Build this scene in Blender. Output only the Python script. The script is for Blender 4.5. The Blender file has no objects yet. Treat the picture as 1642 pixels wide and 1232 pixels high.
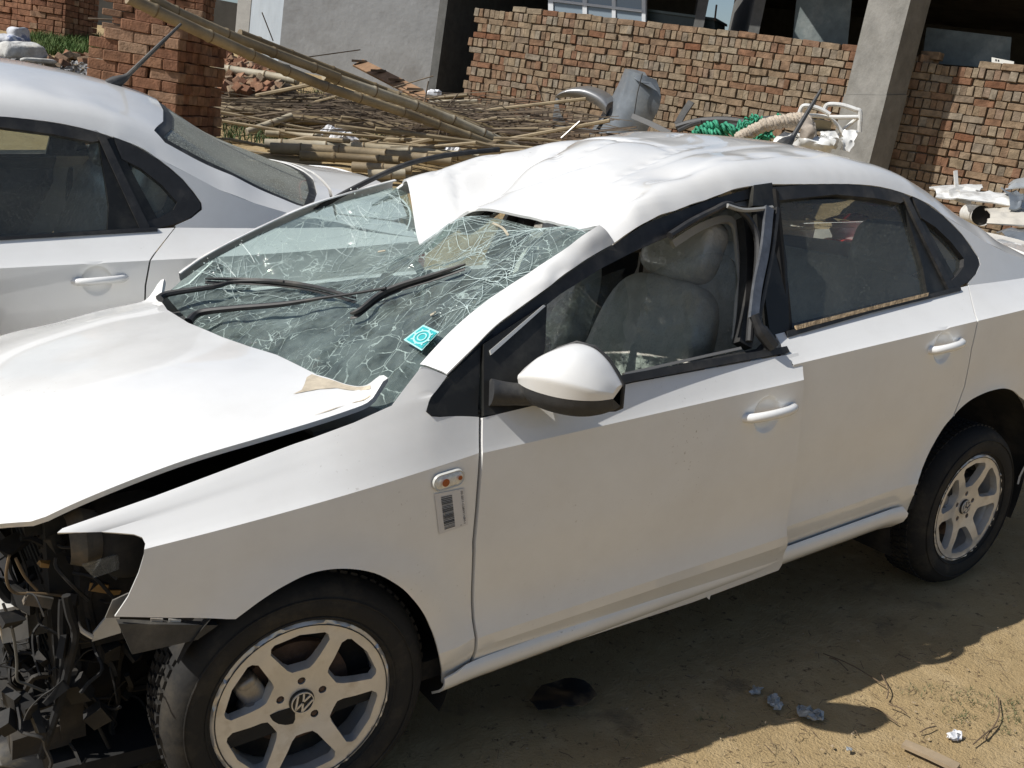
import bpy, bmesh, math, random
import numpy as np
from mathutils import Vector, Matrix, noise
from mathutils.geometry import delaunay_2d_cdt

random.seed(7)
rng = np.random.default_rng(7)
SC = bpy.context.scene
COL = SC.collection

# ------------------------------------------------------------------ camera, sky, sun, exposure
CAM_POS = np.array([-0.722, -2.591, 1.594])
YAW, PITCH, ROLL, FPX = 0.603, 0.274, 0.060, 1557.2
IMW, IMH = 1642.0, 1232.0


def cam_axes():
    cy, sy, cp, sp = math.cos(YAW), math.sin(YAW), math.cos(PITCH), math.sin(PITCH)
    f = np.array([sy * cp, cy * cp, -sp])
    r = np.array([cy, -sy, 0.0])
    u = np.cross(r, f)
    c, s = math.cos(ROLL), math.sin(ROLL)
    return c * r + s * u, -s * r + c * u, f


CR, CU, CF = cam_axes()
cam = bpy.data.cameras.new('camera')
camo = bpy.data.objects.new('camera', cam)
COL.objects.link(camo)
camo.matrix_world = Matrix(((CR[0], CU[0], -CF[0], CAM_POS[0]), (CR[1], CU[1], -CF[1], CAM_POS[1]),
                            (CR[2], CU[2], -CF[2], CAM_POS[2]), (0, 0, 0, 1)))
cam.sensor_fit = 'HORIZONTAL'
cam.sensor_width = 36.0
cam.lens = 36.0 * FPX / IMW
cam.clip_start = 0.05
cam.clip_end = 2000
SC.camera = camo

TO_SUN = Vector((-0.85, 0.26, 1.0)).normalized()
world = bpy.data.worlds.new('World')
SC.world = world
world.use_nodes = True
wn = world.node_tree
sky = wn.nodes.new('ShaderNodeTexSky')
sky.sky_type = 'NISHITA'
sky.sun_disc = False
sky.sun_elevation = math.asin(TO_SUN.z)
sky.sun_rotation = math.atan2(TO_SUN.x, TO_SUN.y)
sky.dust_density = 1.2
sky.air_density = 1.0
sky.ozone_density = 1.0
bgn = wn.nodes['Background']
bgn.inputs['Strength'].default_value = 0.072
wn.links.new(sky.outputs[0], bgn.inputs[0])
sunl = bpy.data.lights.new('sun', 'SUN')
sunl.energy = 4.6
sunl.angle = math.radians(0.5)
sunl.color = (1.0, 0.965, 0.905)
suno = bpy.data.objects.new('sun', sunl)
COL.objects.link(suno)
suno.rotation_euler = (-TO_SUN).to_track_quat('-Z', 'Y').to_euler()
SC.view_settings.view_transform = 'Standard'
SC.view_settings.look = 'None'
SC.view_settings.exposure = 0.18
SC.view_settings.gamma = 1.0
SC.cycles.max_bounces = 10
SC.cycles.transparent_max_bounces = 24


# ------------------------------------------------------------------ survey helpers: a sighted direction met with a known plane or surface
def ray(x, y):
    return CF + CR * (x - IMW / 2) / FPX - CU * (y - IMH / 2) / FPX


def onY(x, y, Y):
    d = ray(x, y)
    return CAM_POS + (Y - CAM_POS[1]) / d[1] * d


def onZ(x, y, Z):
    d = ray(x, y)
    return CAM_POS + (Z - CAM_POS[2]) / d[2] * d


def onP(x, y, P, n):
    d = ray(x, y)
    n = np.array(n, float)
    return CAM_POS + np.dot(np.array(P) - CAM_POS, n) / np.dot(d, n) * d


def atD(x, y, D):
    d = ray(x, y)
    return CAM_POS + D * d / np.linalg.norm(d)


def tp(x, y, off=0.0):
    """point on the tumblehome plane of the near side windows"""
    return onP(x, y, (0, -.775 - off, 1.0), (0, 1, -.5))


def lerp(a, b, t):
    return a + (b - a) * t


class TPS:
    def __init__(self, pts, reg=1e-5):
        p = np.array(pts, float)
        self.c = p[:, :2]
        n = len(p)
        K = self.k(self.c, self.c) + reg * np.eye(n)
        Pm = np.c_[np.ones(n), self.c]
        A = np.zeros((n + 3, n + 3))
        A[:n, :n] = K
        A[:n, n:] = Pm
        A[n:, :n] = Pm.T
        self.w = np.linalg.solve(A, np.r_[p[:, 2], 0, 0, 0])

    @staticmethod
    def k(a, b):
        r2 = ((a[:, None, :] - b[None, :, :]) ** 2).sum(-1)
        return np.where(r2 > 1e-14, .5 * r2 * np.log(r2 + 1e-30), 0)

    def __call__(self, x, y):
        q = np.array([[x, y]], float)
        n = len(self.c)
        return float((self.k(q, self.c) @ self.w[:n])[0] + self.w[n] + self.w[n + 1] * x + self.w[n + 2] * y)


def on_surf(x, y, zf, t0=.8, t1=7.0, n=160):
    """first crossing of a sighted direction with the height surface z = zf(x, y)"""
    d = ray(x, y)
    prev = None
    for i in range(n + 1):
        t = t0 + (t1 - t0) * i / n
        P = CAM_POS + t * d
        g = P[2] - zf(P[0], P[1])
        if prev is not None and g <= 0 < prev[1]:
            a, b = prev[0], t
            for _ in range(22):
                m = (a + b) / 2
                P = CAM_POS + m * d
                if P[2] - zf(P[0], P[1]) > 0:
                    a = m
                else:
                    b = m
            return CAM_POS + a * d
        prev = (t, g)
    return None


# ------------------------------------------------------------------ materials
MATS = {}


def mat(name, col, rough=.6, metal=0., var=0., vscale=8., bump=0., bscale=40., coat=0., spec=.5, col2=None,
        c2scale=3., c2amt=(.45, .65), detail=6., coord='Object', coatr=.06, alpha=1., dist=.02):
    if name in MATS:
        return MATS[name]
    m = bpy.data.materials.new(name)
    m.use_nodes = True
    nt = m.node_tree
    N, L = nt.nodes, nt.links
    b = N['Principled BSDF']
    b.inputs['Roughness'].default_value = rough
    b.inputs['Metallic'].default_value = metal
    b.inputs['Specular IOR Level'].default_value = spec
    b.inputs['Coat Weight'].default_value = coat
    b.inputs['Coat Roughness'].default_value = coatr
    b.inputs['Alpha'].default_value = alpha
    tc = N.new('ShaderNodeTexCoord')
    out = None
    if var or col2:
        rgb = N.new('ShaderNodeRGB')
        rgb.outputs[0].default_value = (*col, 1)
        out = rgb.outputs[0]
        if col2:
            nz = N.new('ShaderNodeTexNoise')
            nz.inputs['Scale'].default_value = c2scale
            nz.inputs['Detail'].default_value = detail
            nz.inputs['Roughness'].default_value = .65
            L.new(tc.outputs[coord], nz.inputs['Vector'])
            rp = N.new('ShaderNodeMapRange')
            rp.inputs[1].default_value, rp.inputs[2].default_value = c2amt
            rp.clamp = True
            L.new(nz.outputs[0], rp.inputs[0])
            mx = N.new('ShaderNodeMix')
            mx.data_type = 'RGBA'
            L.new(rp.outputs[0], mx.inputs[0])
            L.new(out, mx.inputs[6])
            mx.inputs[7].default_value = (*col2, 1)
            out = mx.outputs[2]
        if var:
            nz = N.new('ShaderNodeTexNoise')
            nz.inputs['Scale'].default_value = vscale
            nz.inputs['Detail'].default_value = detail
            nz.inputs['Roughness'].default_value = .7
            L.new(tc.outputs[coord], nz.inputs['Vector'])
            rp = N.new('ShaderNodeMapRange')
            rp.inputs[1].default_value, rp.inputs[2].default_value = .25, .75
            rp.inputs[3].default_value, rp.inputs[4].default_value = 1 - var, 1 + var
            L.new(nz.outputs[0], rp.inputs[0])
            mx = N.new('ShaderNodeMix')
            mx.data_type = 'RGBA'
            mx.blend_type = 'MULTIPLY'
            mx.inputs[0].default_value = 1
            L.new(out, mx.inputs[6])
            L.new(rp.outputs[0], mx.inputs[7])
            out = mx.outputs[2]
        L.new(out, b.inputs['Base Color'])
    else:
        b.inputs['Base Color'].default_value = (*col, 1)
    if bump:
        nz = N.new('ShaderNodeTexNoise')
        nz.inputs['Scale'].default_value = bscale
        nz.inputs['Detail'].default_value = detail
        L.new(tc.outputs[coord], nz.inputs['Vector'])
        bp = N.new('ShaderNodeBump')
        bp.inputs['Strength'].default_value = bump
        bp.inputs['Distance'].default_value = dist
        L.new(nz.outputs[0], bp.inputs['Height'])
        L.new(bp.outputs[0], b.inputs['Normal'])
    MATS[name] = m
    return m


# ------------------------------------------------------------------ mesh helpers
def link(o, parent=None):
    COL.objects.link(o)
    if parent is not None:
        o.parent = parent
    return o


def mesh_obj(name, V, Fc, m, parent=None, smooth=True, solid=0., offset=-1., angle=None):
    me = bpy.data.meshes.new(name)
    me.from_pydata([tuple(map(float, v)) for v in V], [], [tuple(f) for f in Fc])
    me.update()
    if m is not None:
        me.materials.append(m)
    if smooth:
        me.polygons.foreach_set('use_smooth', [True] * len(me.polygons))
        if angle:
            me.set_sharp_from_angle(angle=math.radians(angle))
    o = bpy.data.objects.new(name, me)
    link(o, parent)
    if solid:
        md = o.modifiers.new('thickness', 'SOLIDIFY')
        md.thickness = solid
        md.offset = offset
        md.use_even_offset = False
        if smooth:
            es = o.modifiers.new('crisp_rim', 'EDGE_SPLIT')
            es.split_angle = math.radians(48)
    return o


def empty(name, loc=(0, 0, 0), M=None):
    o = bpy.data.objects.new(name, None)
    o.empty_display_size = .2
    link(o)
    if M is not None:
        o.matrix_world = M
    else:
        o.location = loc
    return o


def tag(o, label=None, cat=None, group=None, kind=None):
    if label:
        o['label'] = label
    if cat:
        o['category'] = cat
    if group:
        o['group'] = group
    if kind:
        o['kind'] = kind
    return o


class MB:
    """collects simple shapes into one mesh"""

    def __init__(self):
        self.V, self.F = [], []

    def add(self, V, Fc):
        n = len(self.V)
        self.V += [tuple(map(float, v)) for v in V]
        self.F += [tuple(i + n for i in f) for f in Fc]
        return self

    def box(self, c, s, M=None, j=0.):
        V = []
        for x in (-.5, .5):
            for y in (-.5, .5):
                for z in (-.5, .5):
                    v = Vector((x * s[0], y * s[1], z * s[2]))
                    if j:
                        v += Vector([random.uniform(-j, j) for _ in range(3)])
                    if M is not None:
                        v = M @ v
                    V.append(v + Vector(c))
        return self.add(V, [(0, 1, 3, 2), (4, 6, 7, 5), (0, 4, 5, 1), (2, 3, 7, 6), (0, 2, 6, 4), (1, 5, 7, 3)])

    def tube(self, pts, r, n=8, cap=True):
        pts = [Vector(p) for p in pts]
        k = len(pts)
        rr = r if hasattr(r, '__len__') else [r] * k
        V, Fc = [], []
        up = None
        for i, p in enumerate(pts):
            t = (pts[min(i + 1, k - 1)] - pts[max(i - 1, 0)])
            if t.length < 1e-9:
                t = Vector((0, 0, 1))
            t.normalize()
            if up is None:
                up = t.orthogonal().normalized()
            up = (up - t * up.dot(t))
            if up.length < 1e-6:
                up = t.orthogonal()
            up.normalize()
            w = t.cross(up)
            for q in range(n):
                a = 2 * math.pi * q / n
                V.append(p + (up * math.cos(a) + w * math.sin(a)) * rr[i])
        for i in range(k - 1):
            for q in range(n):
                q2 = (q + 1) % n
                Fc.append((i * n + q, i * n + q2, (i + 1) * n + q2, (i + 1) * n + q))
        if cap:
            Fc.append(tuple(range(n - 1, -1, -1)))
            Fc.append(tuple((k - 1) * n + q for q in range(n)))
        return self.add(V, Fc)

    def ribbon(self, pts, w, nrm, th=.004):
        """flat strip of width w along pts, lying across nrm"""
        pts = [Vector(p) for p in pts]
        nrm = Vector(nrm).normalized()
        k = len(pts)
        ww = w if hasattr(w, '__len__') else [w] * k
        V, Fc = [], []
        for i, p in enumerate(pts):
            t = (pts[min(i + 1, k - 1)] - pts[max(i - 1, 0)]).normalized()
            s = t.cross(nrm).normalized() * ww[i] / 2
            for a, b in ((1, 1), (-1, 1), (-1, -1), (1, -1)):
                V.append(p + s * a + nrm * (th / 2 * b))
        for i in range(k - 1):
            for q in range(4):
                q2 = (q + 1) % 4
                Fc.append((i * 4 + q, i * 4 + q2, (i + 1) * 4 + q2, (i + 1) * 4 + q))
        Fc += [(3, 2, 1, 0), tuple((k - 1) * 4 + q for q in range(4))]
        return self.add(V, Fc)

    def lathe(self, prof, n=32, axis='Y', c=(0, 0, 0), closed=False):
        """prof: (radius, height along axis)"""
        V, Fc = [], []
        k = len(prof)
        for i in range(n):
            a = 2 * math.pi * i / n
            for r, h in prof:
                if axis == 'Y':
                    V.append((c[0] + r * math.cos(a), c[1] + h, c[2] + r * math.sin(a)))
                elif axis == 'Z':
                    V.append((c[0] + r * math.cos(a), c[1] + r * math.sin(a), c[2] + h))
                else:
                    V.append((c[0] + h, c[1] + r * math.cos(a), c[2] + r * math.sin(a)))
        for i in range(n):
            j = (i + 1) % n
            for q in range(k - 1 if not closed else k):
                q2 = (q + 1) % k
                Fc.append((i * k + q, i * k + q2, j * k + q2, j * k + q))
        return self.add(V, Fc)

    def build(self, name, m, parent=None, smooth=True, angle=35, solid=0.):
        o = mesh_obj(name, self.V, self.F, m, parent, smooth, solid, angle=angle)
        bm = bmesh.new()
        bm.from_mesh(o.data)
        bmesh.ops.recalc_face_normals(bm, faces=bm.faces)
        bm.to_mesh(o.data)
        bm.free()
        return o


def inside_many(Q, poly):
    Q = np.asarray(Q, float).reshape(-1, 2)
    P = np.asarray(poly, float)
    x, y = Q[:, 0], Q[:, 1]
    c = np.zeros(len(Q), bool)
    j = len(P) - 1
    for i in range(len(P)):
        xi, yi = P[i]
        xj, yj = P[j]
        c ^= ((yi > y) != (yj > y)) & (x < (xj - xi) * (y - yi) / (yj - yi + 1e-15) + xi)
        j = i
    return c


def dens(poly, step, closed=True):
    out = []
    n = len(poly)
    for i in range(n if closed else n - 1):
        a, b = np.array(poly[i], float), np.array(poly[(i + 1) % n], float)
        k = max(1, int(math.ceil(np.linalg.norm(b - a) / step)))
        for q in range(k):
            out.append(tuple(a + (b - a) * q / k))
    if not closed:
        out.append(tuple(map(float, poly[-1])))
    return out


def smooth_line(pts, n=6):
    """Catmull-Rom through points of any dimension"""
    P = [np.array(p, float) for p in pts]
    out = []
    for i in range(len(P) - 1):
        p0, p1, p2, p3 = P[max(i - 1, 0)], P[i], P[i + 1], P[min(i + 2, len(P) - 1)]
        for q in range(n):
            t = q / n
            out.append(.5 * (2 * p1 + (p2 - p0) * t + (2 * p0 - 5 * p1 + 4 * p2 - p3) * t * t + (3 * p1 - p0 - 3 * p2 + p3) * t ** 3))
    out.append(P[-1])
    return out


def cdt_panel(outline, holes, gx, gy, step=.03, extra=(), clear=None):
    """triangulate a 2-D outline with holes; gx, gy: grid lines. returns verts2d, faces"""
    o = dens(outline, step)
    V = list(o)
    E = [(i, (i + 1) % len(o)) for i in range(len(o))]
    hs = []
    for h in holes:
        h2 = dens(h, step)
        hs.append(h2)
        n = len(V)
        V += h2
        E += [(n + i, n + (i + 1) % len(h2)) for i in range(len(h2))]
    B = np.array(V)
    mind = .38 * min(abs(gx[1] - gx[0]), abs(gy[1] - gy[0])) if len(gx) > 1 and len(gy) > 1 else .005
    G = np.array([(x, y) for x in gx for y in gy])
    ok = inside_many(G, o)
    for h in hs:
        ok &= ~inside_many(G, h)
    G = G[ok]
    if clear is not None and len(G):
        G = G[~np.array([clear(*g) for g in G])]
    V += [tuple(map(float, e)) for e in extra]
    if len(G):
        d2 = np.min((G[:, None, 0] - B[None, :, 0]) ** 2 + (G[:, None, 1] - B[None, :, 1]) ** 2, axis=1)
        V += [tuple(map(float, g)) for g in G[d2 >= mind ** 2]]
    r = delaunay_2d_cdt([Vector(v) for v in V], E, [], 0, 1e-6)
    vv = [tuple(v) for v in r[0]]
    va = np.array(vv)
    ff = [tuple(f) for f in r[2]]
    cen = np.array([va[list(f)].mean(0) for f in ff])
    ok = inside_many(cen, o)
    for h in hs:
        ok &= ~inside_many(cen, h)
    ff = [f for f, k in zip(ff, ok) if k]
    return vv, ff


def panel(name, outline, mapfn, m, parent, holes=(), du=.03, dv=.03, step=.02, solid=.006, flip=False, extra=(), clear=None, smooth=True, angle=None):
    xs = [p[0] for p in outline]
    ys = [p[1] for p in outline]
    gx = np.arange(math.floor(min(xs) / du) * du, max(xs) + du, du)
    gy = np.arange(math.floor(min(ys) / dv) * dv, max(ys) + dv, dv)
    v, f = cdt_panel(outline, holes, list(gx), list(gy), step, extra, clear)
    V3 = [mapfn(*q) for q in v]
    # orient
    if flip:
        f = [t[::-1] for t in f]
    return mesh_obj(name, V3, f, m, parent, smooth, solid, angle=angle)


def flat_poly(name, pts3, m, parent, th=.006, nrm=None, bev=0.):
    """thick plate from a planar 3-D outline"""
    P = [Vector(p) for p in pts3]
    n = Vector(nrm) if nrm is not None else (P[1] - P[0]).cross(P[2] - P[0])
    n.normalize()
    k = len(P)
    V = P + [p - n * th for p in P]
    Fc = [tuple(range(k)), tuple(range(2 * k - 1, k - 1, -1))] + [(i, i + k, (i + 1) % k + k, (i + 1) % k) for i in range(k)]
    mb = MB().add(V, Fc)
    return mb.build(name, m, parent, smooth=False)

# ------------------------------------------------------------------ shared materials
def paint_material():
    m = bpy.data.materials.new('white_paint')
    m.use_nodes = True
    N, L = m.node_tree.nodes, m.node_tree.links
    b = N['Principled BSDF']
    b.inputs['Roughness'].default_value = .45
    b.inputs['Coat Weight'].default_value = 1.0
    b.inputs['Coat Roughness'].default_value = .09
    tc = N.new('ShaderNodeTexCoord')

    def nz(scale, detail, rough, lo, hi, a, c, dist=0.):
        n = N.new('ShaderNodeTexNoise')
        n.inputs['Scale'].default_value = scale
        n.inputs['Detail'].default_value = detail
        n.inputs['Roughness'].default_value = rough
        n.inputs['Distortion'].default_value = dist
        L.new(tc.outputs['Object'], n.inputs['Vector'])
        r = N.new('ShaderNodeMapRange')
        r.inputs[1].default_value, r.inputs[2].default_value = lo, hi
        r.inputs[3].default_value, r.inputs[4].default_value = a, c
        L.new(n.outputs[0], r.inputs[0])
        return r.outputs[0]

    def mix(f, a, c):
        x = N.new('ShaderNodeMix')
        x.data_type = 'RGBA'
        L.new(f, x.inputs[0])
        for s, i in ((a, 6), (c, 7)):
            if isinstance(s, tuple):
                x.inputs[i].default_value = (*s, 1)
            else:
                L.new(s, x.inputs[i])
        return x.outputs[2]
    dust = nz(2.6, 9, .68, .42, .78, 0, .42)
    c = mix(dust, (.80, .80, .785), (.60, .575, .535))
    # splashed mud specks
    sp = nz(95, 3, .6, .66, .72, 0, 1)
    patch = nz(1.7, 4, .6, .56, .70, 0, .8)
    mul = N.new('ShaderNodeMath')
    mul.operation = 'MULTIPLY'
    L.new(sp, mul.inputs[0])
    L.new(patch, mul.inputs[1])
    c = mix(mul.outputs[0], c, (.20, .15, .10))
    L.new(c, b.inputs['Base Color'])
    rr = nz(3.1, 8, .7, .35, .75, .30, .62)
    L.new(rr, b.inputs['Roughness'])
    cr = nz(2.2, 8, .7, .35, .75, .02, .10)
    L.new(cr, b.inputs['Coat Roughness'])
    MATS['white_paint'] = m
    return m


def glass_material(name, tint, dust, dustcol=(.33, .33, .29), ior=1.5):
    m = bpy.data.materials.new(name)
    m.use_nodes = True
    N, L = m.node_tree.nodes, m.node_tree.links
    for n in list(N):
        if n.type != 'OUTPUT_MATERIAL':
            N.remove(n)
    out = [n for n in N if n.type == 'OUTPUT_MATERIAL'][0]
    tr = N.new('ShaderNodeBsdfTransparent')
    tr.inputs[0].default_value = (*tint, 1)
    gl = N.new('ShaderNodeBsdfGlossy')
    gl.inputs['Roughness'].default_value = .02
    fr = N.new('ShaderNodeFresnel')
    fr.inputs[0].default_value = ior
    m1 = N.new('ShaderNodeMixShader')
    L.new(fr.outputs[0], m1.inputs[0])
    L.new(tr.outputs[0], m1.inputs[1])
    L.new(gl.outputs[0], m1.inputs[2])
    df = N.new('ShaderNodeBsdfDiffuse')
    df.inputs[0].default_value = (*dustcol, 1)
    tc = N.new('ShaderNodeTexCoord')
    res = None
    for sc, lo, hi, k in ((4., .3, .75, 1.), (160., .45, .7, 1.4)):
        nz = N.new('ShaderNodeTexNoise')
        nz.inputs['Scale'].default_value = sc
        nz.inputs['Detail'].default_value = 6
        L.new(tc.outputs['Object'], nz.inputs['Vector'])
        rp = N.new('ShaderNodeMapRange')
        rp.inputs[1].default_value, rp.inputs[2].default_value = lo, hi
        rp.inputs[3].default_value, rp.inputs[4].default_value = dust * .35, dust * k
        L.new(nz.outputs[0], rp.inputs[0])
        if res is None:
            res = rp.outputs[0]
        else:
            a = N.new('ShaderNodeMath')
            a.operation = 'MAXIMUM'
            L.new(res, a.inputs[0])
            L.new(rp.outputs[0], a.inputs[1])
            res = a.outputs[0]
    m2 = N.new('ShaderNodeMixShader')
    L.new(res, m2.inputs[0])
    L.new(m1.outputs[0], m2.inputs[1])
    L.new(df.outputs[0], m2.inputs[2])
    L.new(m2.outputs[0], out.inputs[0])
    MATS[name] = m
    return m


def cracked_glass_material():
    m = bpy.data.materials.new('cracked_glass')
    m.use_nodes = True
    N, L = m.node_tree.nodes, m.node_tree.links
    for n in list(N):
        if n.type != 'OUTPUT_MATERIAL':
            N.remove(n)
    out = [n for n in N if n.type == 'OUTPUT_MATERIAL'][0]
    tc = N.new('ShaderNodeTexCoord')

    def math_(op, a, b=None, clamp=False):
        x = N.new('ShaderNodeMath')
        x.operation = op
        x.use_clamp = clamp
        for i, s in enumerate((a, b)):
            if s is None:
                continue
            if isinstance(s, (int, float)):
                x.inputs[i].default_value = s
            else:
                L.new(s, x.inputs[i])
        return x.outputs[0]

    def noise_(scale, detail=4, rough=.6):
        n = N.new('ShaderNodeTexNoise')
        n.inputs['Scale'].default_value = scale
        n.inputs['Detail'].default_value = detail
        n.inputs['Roughness'].default_value = rough
        L.new(tc.outputs['Object'], n.inputs['Vector'])
        return n

    def rng_(s, a, b, c, d):
        r = N.new('ShaderNodeMapRange')
        r.inputs[1].default_value, r.inputs[2].default_value, r.inputs[3].default_value, r.inputs[4].default_value = a, b, c, d
        L.new(s, r.inputs[0])
        return r.outputs[0]
    # warped coordinates so that cracks wander
    wob = noise_(7, 5, .6)
    va = N.new('ShaderNodeVectorMath')
    va.operation = 'SCALE'
    L.new(wob.outputs['Color'], va.inputs[0])
    va.inputs['Scale'].default_value = .045
    vb = N.new('ShaderNodeVectorMath')
    L.new(tc.outputs['Object'], vb.inputs[0])
    L.new(va.outputs[0], vb.inputs[1])

    def cracks(scale, width, seedoff, rand=1.0):
        ad = N.new('ShaderNodeVectorMath')
        L.new(vb.outputs[0], ad.inputs[0])
        ad.inputs[1].default_value = seedoff
        v = N.new('ShaderNodeTexVoronoi')
        v.feature = 'DISTANCE_TO_EDGE'
        v.inputs['Scale'].default_value = scale
        v.inputs['Randomness'].default_value = rand
        L.new(ad.outputs[0], v.inputs['Vector'])
        return rng_(v.outputs['Distance'], 0, width * scale, 1, 0)
    big = cracks(6.5, .0028, (0, 0, 0))
    mid = cracks(15, .0020, (3, 1, 2))
    fine = cracks(40, .0015, (1, 5, 2))
    zone = rng_(noise_(4.2, 5, .6).outputs[0], .42, .52, 0, 1)
    zone2 = rng_(noise_(5.5, 5, .65).outputs[0], .50, .60, 0, 1)
    c = math_('MAXIMUM', math_('MULTIPLY', big, .75), math_('MULTIPLY', mid, zone))
    c = math_('MAXIMUM', c, math_('MULTIPLY', fine, zone2))
    brk = rng_(noise_(26, 3).outputs[0], .36, .55, .25, 1)
    c = math_('MULTIPLY', c, brk)
    dust = rng_(noise_(9, 8, .72).outputs[0], .36, .72, .07, .36)
    tot = math_('MAXIMUM', c, dust, True)
    tr = N.new('ShaderNodeBsdfTransparent')
    tr.inputs[0].default_value = (.62, .75, .73, 1)
    gl = N.new('ShaderNodeBsdfGlossy')
    gl.inputs['Roughness'].default_value = .03
    bp = N.new('ShaderNodeBump')
    bp.inputs['Strength'].default_value = .5
    bp.inputs['Distance'].default_value = .01
    L.new(noise_(14, 5, .6).outputs[0], bp.inputs['Height'])
    L.new(bp.outputs[0], gl.inputs['Normal'])
    fr = N.new('ShaderNodeFresnel')
    fr.inputs[0].default_value = 1.52
    L.new(bp.outputs[0], fr.inputs['Normal'])
    m1 = N.new('ShaderNodeMixShader')
    L.new(fr.outputs[0], m1.inputs[0])
    L.new(tr.outputs[0], m1.inputs[1])
    L.new(gl.outputs[0], m1.inputs[2])
    df = N.new('ShaderNodeBsdfDiffuse')
    df.inputs[0].default_value = (.56, .68, .645, 1)
    tl = N.new('ShaderNodeBsdfTranslucent')
    tl.inputs[0].default_value = (.45, .62, .58, 1)
    ms = N.new('ShaderNodeMixShader')
    ms.inputs[0].default_value = .35
    L.new(df.outputs[0], ms.inputs[1])
    L.new(tl.outputs[0], ms.inputs[2])
    m2 = N.new('ShaderNodeMixShader')
    L.new(tot, m2.inputs[0])
    L.new(m1.outputs[0], m2.inputs[1])
    L.new(ms.outputs[0], m2.inputs[2])
    L.new(m2.outputs[0], out.inputs[0])
    MATS['cracked_glass'] = m
    return m


PAINT = paint_material()
GLASS_SIDE = glass_material('tinted_side_glass', (.78, .84, .81), .15, (.50, .52, .47))
GLASS_REAR = glass_material('dusty_rear_glass', (.42, .47, .44), .62, (.40, .42, .37))
GLASS_CRACK = cracked_glass_material()
RUBBER = mat('black_rubber_trim', (.022, .022, .023), .55, var=.4, vscale=20, col2=(.11, .10, .085), c2scale=6, c2amt=(.5, .85))
GLOSSBLACK = mat('black_gloss_trim', (.016, .016, .015), .42, col2=(.075, .072, .062), c2scale=7, c2amt=(.45, .85), spec=.35)
DARKPLASTIC = mat('dark_grey_plastic', (.035, .036, .038), .6, var=.3, vscale=30, bump=.2, bscale=200, dist=.003, col2=(.13, .12, .10), c2scale=5, c2amt=(.5, .8))
TYRE = mat('tyre_rubber', (.020, .0195, .019), .8, col2=(.075, .064, .048), c2scale=9, c2amt=(.50, .85), bump=.25, bscale=90, dist=.004, spec=.3)
ALLOY = mat('silver_alloy', (.64, .63, .61), .36, .45, var=.12, vscale=12, col2=(.42, .38, .32), c2scale=14, c2amt=(.55, .85))
STEEL = mat('bare_steel', (.30, .29, .28), .45, .8, var=.3, vscale=20)
RUST = mat('rusty_steel', (.11, .07, .05), .8, .3, var=.4, vscale=25, bump=.4, bscale=60, dist=.01)
BLACKVOID = mat('black_underbody', (.012, .012, .012), .9, var=.3, col2=(.05, .042, .033), c2scale=6, c2amt=(.5, .75))
SEAT = mat('beige_seat_cloth', (.60, .575, .52), .32, var=.22, vscale=9, bump=.7, bscale=16, dist=.03, coat=.6, coatr=.18)
HEADLINER = mat('pale_lining', (.42, .40, .36), .8, var=.15)
WHITEPART = mat('dirty_white_panel', (.62, .61, .58), .5, var=.2, vscale=6, col2=(.26, .21, .16), c2scale=5, c2amt=(.52, .72))


# ------------------------------------------------------------------ the sedan's surfaces (x to the tail, near side -y)
FEND = [(-.60, .735), (-.461, .776), (-.283, .817), (-.094, .866), (.043, .901), (.204, .949), (.30, .975)]
TP = [0, .05, .09, .125, .15, .19, .25, .32, .40, .50, .62, .80, .93, 1.0]
YP = [.792, .832, .845, .840, .826, .840, .846, .836, .836, .842, .849, .850, .847, .8435]
YD = [.795, .803, .811, .818, .826, .840, .846, .836, .836, .842, .849, .850, .847, .8435]
ARCH = ((.035, .300, .338), (2.525, .357, .403))


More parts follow.
